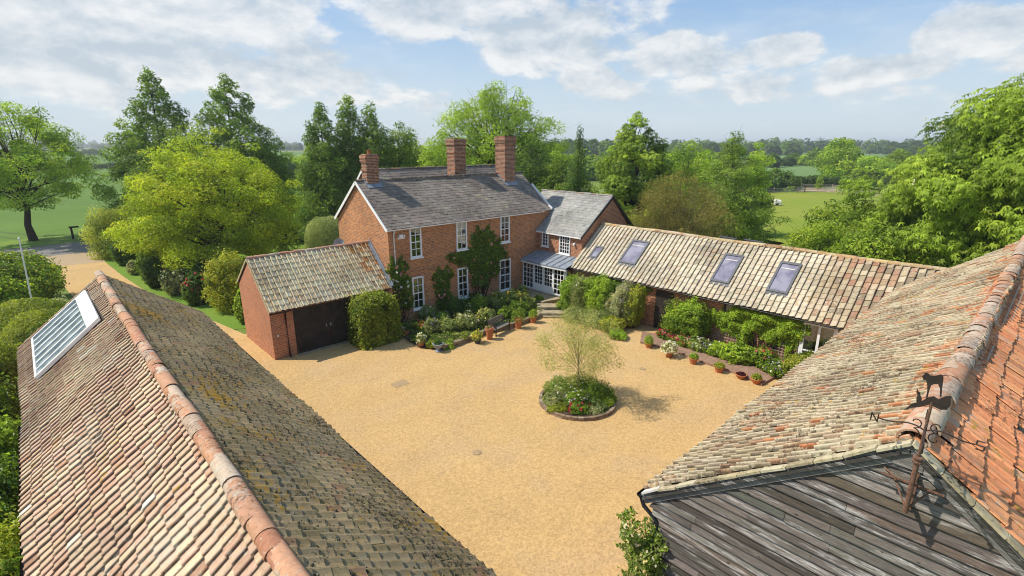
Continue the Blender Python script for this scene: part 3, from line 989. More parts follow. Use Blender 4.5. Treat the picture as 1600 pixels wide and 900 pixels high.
def right_barn():
    b = empty('weatherboarded_barn', (17, .7, 0))
    tag(b, 'near barn at the right with grey weatherboarded gable and cream and orange pantiles', 'barn')
    W = RX1 - RX0
    mb = MB(); walls_mesh(mb, RX0 + .06, RX1, RYS + .25, RYE - .25, RZE, RZR, 'x', RYR, inset=.2); mb.build('wall', M['brick'], b)
    sagr = lambda t: -.30 * np.sin(t * np.pi) + .03 * np.sin(t * 19) + .02 * np.sin(t * 43)
    def sag(t, v):
        return (-.26 * np.sin(t * np.pi) + .03 * np.sin(t * 19)) * v + .04 * np.sin(t * 15 + 3 * v) * (1 - v) * v * 2 + .018 * np.sin(t * 37 + v * 8)
    def cf(c, u, v, rng):
        # warmer, less weathered tiles high up near the ridge
        k = ((v > .8) & (rng.random(len(v)) < .4)) | (rng.random(len(v)) < .05)
        c = c.copy(); c[k] = pick(PAL_WARM, int(k.sum()), rng)
        return c
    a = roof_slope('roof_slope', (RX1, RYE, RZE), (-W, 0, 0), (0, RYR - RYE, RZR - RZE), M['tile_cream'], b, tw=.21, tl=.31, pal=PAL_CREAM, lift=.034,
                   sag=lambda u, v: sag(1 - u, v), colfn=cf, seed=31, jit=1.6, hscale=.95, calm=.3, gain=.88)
    a['label'] = 'cream weathered tiled slope towards the yard'
    c = roof_slope('roof_slope', (RX0, RYS, RZE), (W, 0, 0), (0, RYR - RYS, RZR - RZE), M['tile_orange'], b, tw=.29, tl=.36, prof=PAN, pal=PAL_ORANGE, lift=.045,
                   sag=lambda u, v: sag(u, v), seed=32, jit=1.6, hscale=.4, thick=.035)
    c['label'] = 'orange tiled slope away from the yard'
    ridge_tiles((RX0, RYR, RZR + .01), (RX1, RYR, RZR + .01), b, PAL_RIDGE, rad=.17, seg=.42, sag=sagr, seed=12)
    gutter((RX0 - .1, RYE + .06, RZE - .05), (RX1, RYE + .06, RZE - .05), b)
    pipe([(RX0 - .04, RYE + .06, RZE - .1), (RX0 - .04, RYE - .02, RZE - .28), (RX0 - .06, RYE - .30, RZE - .42), (RX0 - .06, RYE - .32, 0)], b)
    # weatherboards on the gable, each a lapped plank
    rng = np.random.default_rng(77)
    mb = MB()
    bh = .148; z = .1; row = 0
    pal = [(hx('80786f', .62), 4), (hx('8c847a', .62), 3), (hx('706860', .62), 4), (hx('7e7062', .62), 1.6), (hx('9c948a', .66), 1.0), (hx('5e564e', .62), 2)]
    while z < RZR - .1:
        zc = z + bh
        if zc <= RZE - .15:
            ya, yb = RYS + .2, RYE - .2
        else:
            f = max(0, (z - (RZE - .12)) / (RZR - RZE))
            ya = RYS + .14 + (RYR - RYS) * f; yb = RYE - .14 - (RYE - RYR) * f
        if yb - ya > .15:
            cuts = [ya]
            p = ya + rng.uniform(1.5, 4.5)
            while p < yb - .6:
                cuts.append(p); p += rng.uniform(2.4, 4.6)
            cuts.append(yb)
            for i in range(len(cuts) - 1):
                p0, p1 = cuts[i] + .003, cuts[i + 1] - .003
                col = pick(pal, 1, rng)[0]
                ns = max(2, int((p1 - p0) / .35))
                ys = np.linspace(p0, p1, ns + 1)
                dz0 = rng.normal(0, .005); dz1 = rng.normal(0, .008)
                w0 = rng.normal(0, .003, ns + 1); zb = z + dz0 + np.linspace(0, dz1, ns + 1) + rng.normal(0, .0025, ns + 1)
                xo = RX0 - .056 + w0 + rng.normal(0, .003)
                def cl(yy, zz):
                    f = np.clip((zz - (RZE - .12)) / (RZR - RZE), 0, 1)
                    return np.clip(yy, RYS + .12 + (RYR - RYS - .12) * f, RYE - .12 - (RYE - .12 - RYR) * f)
                V = np.concatenate([np.stack([xo, cl(ys, zb), zb], -1), np.stack([xo + .002, cl(ys, zb + .02), zb + .02], -1), np.stack([np.full(ns + 1, RX0 - .008), cl(ys, zb + bh + .03), zb + bh + .03], -1),
                                    np.stack([np.full(ns + 1, RX0 + .02), cl(ys, zb), zb], -1)])
                k = ns + 1; a_ = np.arange(ns)
                mb.add(V, np.concatenate([np.stack([a_ + 1, a_, a_ + k, a_ + 1 + k], -1), np.stack([a_ + 1 + k, a_ + k, a_ + 2 * k, a_ + 1 + 2 * k], -1),
                                          np.stack([a_, a_ + 1, a_ + 1 + 3 * k, a_ + 3 * k], -1)]), col)
        z += bh; row += 1
    mb.build('weatherboarding', M['boards'], b)
    # bargeboards
    mb = MB()
    def barge(p, q):
        mb.bar(p, q, .035, .17, hx('8a8680', .7), upv=(1, 0, 0)) if False else None
        p = np.array(p, float); q = np.array(q, float); uu = (q - p) / np.linalg.norm(q - p); xx = np.array([1., 0, 0]); nn = np.cross(xx, uu)
        mb.obox((p + q) / 2 + [-.005, 0, 0], uu, nn, xx, np.linalg.norm(q - p) / 2, .085, .018, hx('8a8680', .7))
        mb.obox((p + q) / 2 + nn * (.0 if nn[2] > 0 else 0) + [-.045, 0, .03], uu, nn, xx, np.linalg.norm(q - p) / 2, .022, .02, hx('5a5650', .6))
    barge((RX0 - .05, RYE - .02, RZE - .12), (RX0 - .05, RYR, RZR - .11))
    barge((RX0 - .05, RYS + .02, RZE - .12), (RX0 - .05, RYR, RZR - .11))
    mb.box((RX0 - .082, RYR - .15, RZR - .33), (RX0 - .03, RYR + .15, RZR - .04), hx('8a8680', .7))
    mb.build('bargeboard', M['boards'], b)
    # mortar verge under the tile ends
    mb = MB(); rng = np.random.default_rng(3)
    for (ye, sgn) in ((RYE, 1), (RYS, -1)):
        n = 11
        for i in range(n):
            f0, f1 = i / n, (i + .97) / n
            p = np.array([RX0 - .03, ye + (RYR - ye) * f0, RZE + (RZR - RZE) * f0 + .015]); q = np.array([RX0 - .03, ye + (RYR - ye) * f1, RZE + (RZR - RZE) * f1 + .015 + rng.normal(0, .01)])
            mb.bar(p, q, .19, .035, hx(['c4b690', 'b8aa88', 'cfc6a8', 'a89a7c'][i % 4] if i else 'e8e6e0', .8))
    mb.build('mortar_verge', M['tile_cream'], b)
    return b


right_barn()


# ------------------------------------------------------------------ weathervane
def weathervane():
    gx = RX0 - .33
    base = on_x(1413, 800, gx)
    topz = on_x(1457, 628, gx)
    y = (base.y + topz.y) / 2
    w = empty('weathervane', (gx, y, base.z))
    tag(w, 'rusty iron weathervane topped by a dog above the weatherboarded gable', 'weathervane')
    zt = topz.z; zb = base.z; zc = on_x(1436, 700, gx).z
    mb = MB(); mb.tube([(gx, y, zb), (gx, y, zb + (zc - zb) * .85)], .028, 10); mb.tube([(gx, y, zb + (zc - zb) * .85), (gx, y, zt)], .015, 8)
    for zz in (.8, .86):
        mb.lathe((gx, y, zb + (zc - zb) * zz), [(.03, -.02), (.052, -.01), (.052, .01), (.03, .02)], 10)
    mb.build('post', M['rust'], w)
    mb = MB()
    mb.bar((gx + .03, y, zb + .02), (RX0 - .02, y, zb + .02), .05, .02)
    mb.bar((gx + .03, y, zb + .38), (RX0 - .02, y, zb + .38), .05, .02)
    mb.bar((RX0 - .06, y, zb - .1), (RX0 - .06, y, zb + .6), .06, .02, upv=(1, 0, 0))
    mb.bar((gx + .12, y - .3, zb + .33), (gx + .12, y + .32, zb + .33), .02, .02)
    mb.tube([(gx, y, zb + .05), (gx + .2, y - .18, zb + .3), (RX0 - .05, y - .3, zb + .33)], .012, 6)
    mb.tube([(gx, y, zb + .05), (gx + .2, y + .2, zb + .3), (RX0 - .05, y + .32, zb + .33)], .012, 6)
    mb.build('wall_bracket', M['rust'], w)
    # scrolls and four arms with direction letters
    za = on_x(1442, 672, gx).z
    mb = MB()
    arms = [(-.12, .99, 'N'), (.12, -.99, 'S'), (.99, .12, 'E'), (-.99, -.12, 'W')]
    for dx, dy, L in arms:
        th = np.linspace(0, 1, 12)
        r = .44
        pts = np.stack([gx + dx * r * th, y + dy * r * th, za + .03 * np.sin(th * 3.1) + .02 * np.sin(th * 6.3)], -1)
        mb.tube(pts, .008, 6)
        s = np.linspace(0, 4.6, 22)
        rad = .075 * (1 - s / 6.4)
        for sg in (1, -1):
            pts = np.stack([gx + dx * (.10 + rad * np.cos(s + 1.5)), y + dy * (.10 + rad * np.cos(s + 1.5)), za + sg * (.075 - rad * np.sin(s + 1.5))], -1)
            mb.tube(pts, .007, 5)
    mb.build('scrollwork', M['iron'], w)
    for dx, dy, L in arms:
        c = np.array([gx + dx * .48, y + dy * .48, za]); hh = .05; ww = .034
        a = np.array([0, 1., 0]) * -1 if abs(dx) < .5 else np.array([dx, dy, 0])
        segs = {'N': [(-1, -1, -1, 1), (-1, 1, 1, -1), (1, -1, 1, 1)],
                'S': [(1, 1, -1, 1), (-1, 1, -1, 0), (-1, 0, 1, 0), (1, 0, 1, -1), (1, -1, -1, -1)],
                'E': [(-1, -1, -1, 1), (-1, 1, 1, 1), (-1, 0, .7, 0), (-1, -1, 1, -1)],
                'W': [(-1, 1, -.5, -1), (-.5, -1, 0, .6), (0, .6, .5, -1), (.5, -1, 1, 1)]}[L]
        mb = MB()
        for (x0, z0, x1, z1) in segs:
            mb.tube([c + a * x0 * ww + [0, 0, z0 * hh], c + a * x1 * ww + [0, 0, z1 * hh]], .008, 5)
        mb.build('direction_letter', M['iron'], w)
    # banner and figures: flat cut iron plates
    def plate(mb, pts, th=.008):
        pts = [on_x(px, py, gx) for px, py in pts]
        A = [(p.x - th, p.y, p.z) for p in pts]; B = [(p.x + th, p.y, p.z) for p in pts]
        mb.poly(A); mb.poly(B[::-1])
        for i in range(len(A)):
            j = (i + 1) % len(A)
            mb.poly([A[j], A[i], B[i], B[j]])
    mb = MB()
    plate(mb, [(1412, 641), (1424, 631), (1440, 627), (1448, 622), (1459, 619), (1466, 624), (1478, 619), (1487, 619), (1485, 633), (1480, 640), (1470, 640), (1452, 632), (1436, 636), (1424, 637)])
    mb.build('banner_plate', M['iron'], w)
    mb = MB()
    plate(mb, [(1441, 588), (1443, 586), (1446, 582), (1450, 583), (1453, 587), (1462, 587), (1470, 585), (1474, 587), (1474, 593), (1473, 600), (1472, 608), (1471, 620),
               (1468.5, 620), (1469, 607), (1466, 600), (1460, 600), (1455, 602), (1452, 611), (1449, 622), (1446.5, 622), (1449, 611), (1449, 601), (1447, 594), (1443, 593)])
    mb.tube([on_x(1473, 587, gx), on_x(1477, 586, gx), on_x(1482, 588, gx)], .006, 5)
    mb.build('dog_figure', M['iron'], w)
    mb = MB()
    plate(mb, [(1432, 628), (1432, 621), (1434, 617), (1432, 613), (1433, 607), (1435, 612), (1438, 613), (1438, 618), (1440, 622), (1440, 628)])
    mb.build('hare_figure', M['iron'], w)


weathervane()

# ------------------------------------------------------------------ main house
HX0, HX1, HY0, HYR, HY1, HZE, HZR = 14.45, 27.75, 25.7, 28.9, 32.0, 5.95, 8.40


def chimney(parent, x, y, w, d, z0, z1, pots=1, zf=None):
    mb = MB()
    mb.box((x - w / 2, y - d / 2, z0), (x + w / 2, y + d / 2, z1 - .46))
    for i, (o, h0, h1) in enumerate([(.035, .46, .40), (.065, .398, .30), (.035, .298, .22), (.07, .218, .06), (.04, .058, .0)]):
        mb.box((x - w / 2 - o, y - d / 2 - o, z1 - h0), (x + w / 2 + o, y + d / 2 + o, z1 - h1))
    mb.box((x - w / 2 - .05, y - d / 2 - .05, z1 - .95), (x + w / 2 + .05, y + d / 2 + .05, z1 - .87))
    mb.box((x - w / 2 + .02, y - d / 2 + .02, z1 - .0), (x + w / 2 - .02, y + d / 2 - .02, z1 + .04))
    o = mb.build('chimney', M['brick_chim'], parent)
    for i in range(pots):
        mb = MB(); mb.lathe((x + (i - (pots - 1) / 2) * .4, y, z1 + .01), [(.12, 0), (.11, .05), (.10, .22), (.125, .23), (.125, .27), (.09, .27)], 12)
        mb.build('chimney_pot', M['terracotta'], o)
    return o


def flashing(mb, pts, w=.16, th=.012):
    for a, b in zip(pts[:-1], pts[1:]):
        mb.bar(a, b, w, th)


def house():
    b = empty('brick_house', ((HX0 + HX1) / 2, HY0, 0))
    tag(b, 'two storey red brick house with slate roof, sash windows and three chimneys', 'house')
    mb = MB(); walls_mesh(mb, HX0, HX1, HY0, HY1, HZE, HZR, 'x', HYR, inset=.12)
    # string course and soft lintels
    mb.build('wall', M['brick_front'], b)
    mb = MB()
    mb.box((HX0, HY0 - .012, 3.16), (HX1 - .9, HY0 - .001, 3.24))
    for xc in WX:
        for zt in (5.86, 2.84):
            mb.box((xc[0] - .03, HY0 - .02, zt + .0), (xc[1] + .03, HY0 - .013, zt + .10))
    mb.build('string_course', M['brick'], b)
    W = HX1 - HX0
    def cf(c, u, v, rng):
        d = np.exp(-((u - .62) / .12) ** 2 - ((v - .45) / .3) ** 2)
        pale = rng.random(len(u)) < d * .32
        c = c.copy(); c[pale] = pick([(hx('b0a48c', .75), 1), (hx('9c9078', .7), 1)], int(pale.sum()), rng)
        blue = (u < .12) & (rng.random(len(u)) < .0)
        c[blue] = pick([(hx('80868e', .6), 2), (hx('949aa0', .6), 1)], int(blue.sum()), rng)
        return c
    roof_slope('roof_slope', (HX0 - .12, HY0 - .15, HZE - .1), (W + .3, 0, 0), (0, HYR - HY0 + .15, HZR - HZE + .1), M['slate'], b, tw=.30, tl=.235, prof=FLAT, pal=PAL_SLATE,
               lift=.014, stagger=.5, jit=.7, thick=.010, colfn=cf, gain=.62, seed=41, sag=lambda u, v: -.05 * np.sin(u * np.pi) * v + .012 * np.sin(u * 23 + v * 5))
    roof_slope('roof_slope', (HX1 + .18, HY1 + .15, HZE - .05), (-W - .3, 0, 0), (0, HYR - HY1 - .15, HZR - HZE + .05), M['slate'], b, tw=.30, tl=.235, prof=FLAT, pal=PAL_SLATE,
               lift=.014, stagger=.5, jit=.7, thick=.010, seed=42, gain=.62)
    ridge_tiles((HX0 - .12, HYR, HZR - .02), (HX1 + .18, HYR, HZR - .02), b, [(hx('6c5f58', .65), 3), (hx('7c6c5c', .65), 2), (hx('8c7454', .65), 1)], rad=.10, seg=.45, seed=14)
    # rear range of the house, parallel, a little higher
    ry0, ryr, ry1, rx0, rx1, rze, rzr = 32.0, 34.2, 37.2, 17.6, 31.2, 6.0, 8.75
    mb = MB(); walls_mesh(mb, rx0, rx1, ry0, ry1, rze + .2, rzr, 'x', ryr, inset=.12); mb.build('wall', M['brick'], b)
    roof_slope('roof_slope', (rx0 - .1, ry0 - .5, rze + .1), (rx1 - rx0 + .2, 0, 0), (0, ryr - ry0 + .5, rzr - rze - .1), M['slate'], b, tw=.30, tl=.235, prof=FLAT, pal=PAL_SLATE,
               lift=.014, stagger=.5, jit=.7, thick=.010, seed=43, gain=.62)
    roof_slope('roof_slope', (rx1 + .1, ry1 + .15, rze), (-(rx1 - rx0) - .2, 0, 0), (0, ryr - ry1 - .15, rzr - rze), M['slate'], b, tw=.4, tl=.3, prof=FLAT, pal=PAL_SLATE,
               lift=.014, stagger=.5, jit=.7, thick=.010, seed=44, gain=.62)
    ridge_tiles((rx0 - .1, ryr, rzr - .02), (rx1 + .1, ryr, rzr - .02), b, [(hx('7c6c60', .65), 3), (hx('8c7c64', .65), 2), (hx('b8864c', .7), .6)], rad=.10, seg=.45, seed=15)
    mb = MB()
    mb.bar((rx0 - .12, ry0 - .5, rze + .02), (rx0 - .12, ryr, rzr - .08), .03, .16); mb.bar((rx0 - .12, ry1, rze), (rx0 - .12, ryr, rzr - .08), .03, .16)
    mb.build('bargeboard', M['white'], b); mb = MB()
    # white bargeboards on the main gable
    mb.bar((HX0 - .14, HY0 - .16, HZE - .17), (HX0 - .14, HYR, HZR - .09), .035, .17)
    mb.bar((HX0 - .14, HY1 + .16, HZE - .12), (HX0 - .14, HYR, HZR - .09), .035, .17)
    mb.build('bargeboard', M['white'], b)
    # white gutter along the front
    gutter((HX0 - .14, HY0 - .21, HZE - .13), (HX1 - .7, HY0 - .21, HZE - .13), b, r=.05, mat=M['white'])
    pipe([(HX0 + .33, HY0 - .2, HZE - .2), (HX0 + .33, HY0 - .06, HZE - .42), (HX0 + .33, HY0 - .06, 2.3)], b, .035, M['white'])
    pipe([(HX0 + .12, HY0 - .09, 2.3), (HX0 + .12, HY0 - .07, 2.2), (HX0 + .12, HY0 - .07, .0)], b, .04)
    chimney(b, 15.35, 28.9, .78, .62, 7.2, 9.88)
    chimney(b, 22.6, 29.9, .98, .88, 7.2, 10.83, 0)
    c3 = chimney(b, 26.1, 28.6, 1.04, 1.04, 7.2, 11.0, 0)
    mb = MB(); mb.lathe((26.1, 28.6, 11.0), [(.16, 0), (.16, .04), (.28, .05), (.28, .08), (.05, .10)], 12); mb.build('cowl', M['iron'], c3)
    # lead flashings at the chimney feet
    sl = lambda y: HZE - .1 + (y - HY0 + .15) * (HZR - HZE + .1) / (HYR - HY0 + .15) + .045
    for (x, w, y) in ((15.35, .78, 28.59), (26.1, 1.04, 28.08)):
        mb = MB()
        mb.add([(x - w / 2 - .12, y - .28, sl(y - .28)), (x + w / 2 + .12, y - .28, sl(y - .28)), (x + w / 2 + .12, y, sl(y)), (x - w / 2 - .12, y, sl(y))], [[0, 1, 2, 3]])
        for sx in (-1, 1):
            xx = x + sx * (w / 2 + .06)
            mb.bar((xx, y, sl(y) + .02), (xx, HYR - .05, sl(HYR - .05) + .02), .14, .03)
        mb.build('flashing', M['lead'], b)
    # windows: upper and lower row
    for i, (xa, xb) in enumerate(WX):
        window(b, ((xa + xb) / 2, HY0, 4.93), 'Y-', xb - xa, 1.86, 2, 4, curtain=(1 if i == 2 else 2 if i == 1 else 0))
        h = 2.02 if i < 2 else 2.22
        window(b, ((xa + xb) / 2 + .0, HY0, 2.82 - h / 2), 'Y-', xb - xa + (.0 if i < 2 else .2), h, 2, 4)
    # floodlight by the corner and satellite dish on the gable
    mb = MB()
    mb.box((15.1, HY0 - .16, 5.32), (15.34, HY0 - .04, 5.5)); mb.box((15.4, HY0 - .12, 5.36), (15.5, HY0 - .02, 5.46)); mb.box((15.05, HY0 - .03, 5.22), (15.5, HY0 - .001, 5.34))
    mb.build('security_light', M['white'], b)
    c = Vector((HX0 - .45, 31.2, 4.35))
    mb = MB()
    n = 20; V = [tuple(c + Vector((0, 0, 0)))]
    d = Vector((-.55, -.72, .3)).normalized(); a1 = d.orthogonal().normalized(); a2 = d.cross(a1)
    th = np.arange(n) * 2 * np.pi / n
    V = [tuple(c - d * .1)]
    for rr, dd in ((.2, -.05), (.36, .04)):
        for t_ in th: V.append(tuple(c + a1 * rr * math.cos(t_) + a2 * rr * .95 * math.sin(t_) + d * dd))
    mb.add(V, [[0, 1 + i, 1 + (i + 1) % n] for i in range(n)])
    mb.add(V, [[1 + i, 1 + n + i, 1 + n + (i + 1) % n, 1 + (i + 1) % n] for i in range(n)])
    mb.tube([c - d * .1, (HX0 - .2, 31.2, 4.15), (HX0 - .01, 31.2, 4.15)], .025, 6)
    mb.tube([c - d * .05 + Vector((0, 0, -.3)), c + d * .4], .012, 5)
    mb.box((HX0 - .03, 31.1, 4.02), (HX0 - .002, 31.3, 4.28))
    mb.build('satellite_dish', M['lead'], b)


WX = [(15.83, 16.63), (19.22, 20.06), (22.92, 23.78)]
house()


# ------------------------------------------------------------------ side wing with the pale slates
def wing():
    b = empty('slate_roofed_wing', (29.4, 23.6, 0))
    tag(b, 'lower brick wing with pale grey slate roof between the house and the long range', 'building')
    xe, xr, xb, y0, y1, ze, zr = 26.4, 29.76, 32.4, 21.5, 28.2, 4.5, 7.03
    mb = MB(); walls_mesh(mb, xe + .2, xb - .15, y0 + .06, y1, ze, zr, 'y', xr, inset=.14); mb.build('wall', M['brick'], b)
    k = (zr - ze) / (xr - xe)
    def cf(c, u, v, rng): return c
    # eave runs y1 -> y0 ; only the part clear of the house roof
    def clear(Pn):
        y = Pn[:, 1]; z = Pn[:, 2]; x = Pn[:, 0]
        hz = HZE + (y - HY0) * (HZR - HZE) / (HYR - HY0)
        return (y < HY0 - .05) | ((x > HX1 + .15))
    roof_slope('roof_slope', (xe, y1, ze), (0, -(y1 - y0), 0), (xr - xe, 0, zr - ze), M['slate_pale'], b, tw=.30, tl=.25, prof=FLAT, pal=PAL_SLATEP, lift=.014, stagger=.5,
               jit=.8, thick=.010, seed=51, valley=clear, gain=.85)
    mb = MB()
    mb.add([(xe, HY0 - .05, ze - .02), (xe, y0, ze - .02), (xr, y0, zr - .02), (xr, HY0 - .05, zr - .02)], [[0, 1, 2, 3]])
    mb.add([(HX1 + .15, y1, ze - .02 + k * (HX1 + .15 - xe)), (HX1 + .15, HY0 - .05, ze - .02 + k * (HX1 + .15 - xe)), (xr, HY0 - .05, zr - .02), (xr, y1, zr - .02)], [[0, 1, 2, 3]])
    mb.build('roof_deck', M['slate'], b)
    roof_slope('roof_slope', (xb, y0, ze + .2), (0, y1 - y0, 0), (xr - xb, 0, zr - ze - .2), M['slate_pale'], b, tw=.35, tl=.3, prof=FLAT, pal=PAL_SLATEP, lift=.014, stagger=.5, thick=.010, seed=52)
    ridge_tiles((xr, y0, zr - .02), (xr, y1, zr - .02), b, [(hx('a8a49a', .7), 3), (hx('9a8c7c', .7), 2)], rad=.09, seg=.45, seed=16)
    mb = MB()
    mb.bar((xe - .02, y0 - .03, ze - .1), (xr, y0 - .03, zr - .1), .03, .15); mb.bar((xb, y0 - .03, ze + .1), (xr, y0 - .03, zr - .1), .03, .15)
    mb.build('verge_board', M['black'], b)
    mb = MB(); mb.bar((xe - .0, HY0 - .05, ze - .07), (xe, y0, ze - .07), .06, .1)
    mb.build('gutter', M['white'], b)
    # lead and render upstand where this roof meets the house
    mb = MB()
    mb.bar((HX1 + .22, HY0 + .1, ze + k * (HX1 + .22 - xe) + .12), (HX1 + .22, HYR - .3, ze + k * (HX1 + .22 - xe) + .12 + .0), .05, .3) if False else None
    x0 = HX1 + .2
    mb.bar((x0, HY0 - .12, 5.92), (x0, HYR - 1.2, 7.58), .10, .16)
    mb.build('verge_flashing', M['white'], b)
    window(b, (xe + .2, 24.9, 3.93), 'X-', .62, 1.02, 2, 4, sash=False, fr=.07)
    window(b, (xe + .2, 23.05, 3.78), 'X-', .98, 1.32, 4, 5, sash=False, fr=.08)
    mb = MB(); c = (xe + .1, 22.15, 4.0)
    mb.box((xe + .1, 22.1, 3.92), (xe + .199, 22.2, 4.02)); mb.lathe((xe + .08, 22.15, 3.86), [(.07, 0), (.08, .06), (.05, .14), (.02, .15)], 10)
    mb.build('wall_lamp', M['white'], b)


wing()


# ------------------------------------------------------------------ glazed garden room
def garden_room():
    b = empty('glazed_garden_room', (25.8, 23.7, 0))
    tag(b, 'white glazed lean-to garden room with curved lead roof in the corner of the house', 'garden room')
    x0, x1, y0, y1 = 25.08, 26.6, 21.55, 25.68
    zb = .5
    mb = MB(); mb.box((x0 + .04, y0, 0), (x1, y1, zb)); mb.box((x0 + .06, y0, zb), (x1, y0 + .1, 2.4)); mb.build('plinth', M['brick'], b)
    # lead roof: rises to the wing wall, bowed forward at the front
    n = 14
    ys = np.linspace(y0 - .1, y1 - .01, n + 1)
    f = lambda y: x0 - .22 + .35 * ((y - (y1 - 1.9)) / 1.9) ** 2 * (y > y1 - 1.9) * 0 - .12 * math.sin((y - y0) / (y1 - y0) * math.pi)
    mb = MB()
    for i in range(n):
        a, c = ys[i], ys[i + 1]
        mb.add([(f(a), a, 2.62), (f(c), c, 2.62), (x1 + .01, c, 3.05), (x1 + .01, a, 3.05)], [[3, 2, 1, 0]])
        mb.add([(f(a), a, 2.54), (f(c), c, 2.54), (f(c), c, 2.62), (f(a), a, 2.62)], [[0, 1, 2, 3][::-1]])
    for i in range(1, 8):
        a = y0 + (y1 - y0) * i / 8
        mb.bar((f(a) + .02, a, 2.645), (x1, a, 3.075), .05, .04)
    mb.build('lead_roof', M['lead'], b)
    mb = MB()
    for i in range(n):
        a, c = ys[i], ys[i + 1]
        mb.bar((f(a) + .05, a, 2.485), (f(c) + .05, c, 2.485), .07, .11)
    for y in (y0 + .02, y1 - .06):
        mb.box((x0 - .02, y - .04, zb), (x0 + .06, y + .04, 2.5))
    mb.box((x0 + .02, y0 + .06, zb), (x0 + .05, y1 - .1, zb + .12))
    mb.build('fascia', M['white'], b)
    # side light, double doors, side light
    segs = [(y1 - .1, 1.05, 'w'), (y1 - 1.17, .92, 'd'), (y1 - 2.1, .92, 'd2'), (y1 - 3.04, .98, 'w')]
    zt = 2.46; h = zt - zb - .12
    for (ya, w, k) in segs:
        c = (x0, ya - w / 2, zb + .12 + h / 2)
        if k == 'w':
            window(b, c, 'X-', w, h, 3, 5, sash=False, fr=.06, sill=False)
        else:
            panelled_door(b, c, 'X-', w, h, 3, 5)
    return b


garden_room()


# ------------------------------------------------------------------ long range with roof windows
GXE, GXR, GXB, GY0, GY1, GZE, GZR = 25.4, 28.6, 31.8, 1.2, 21.52, 2.6, 5.2


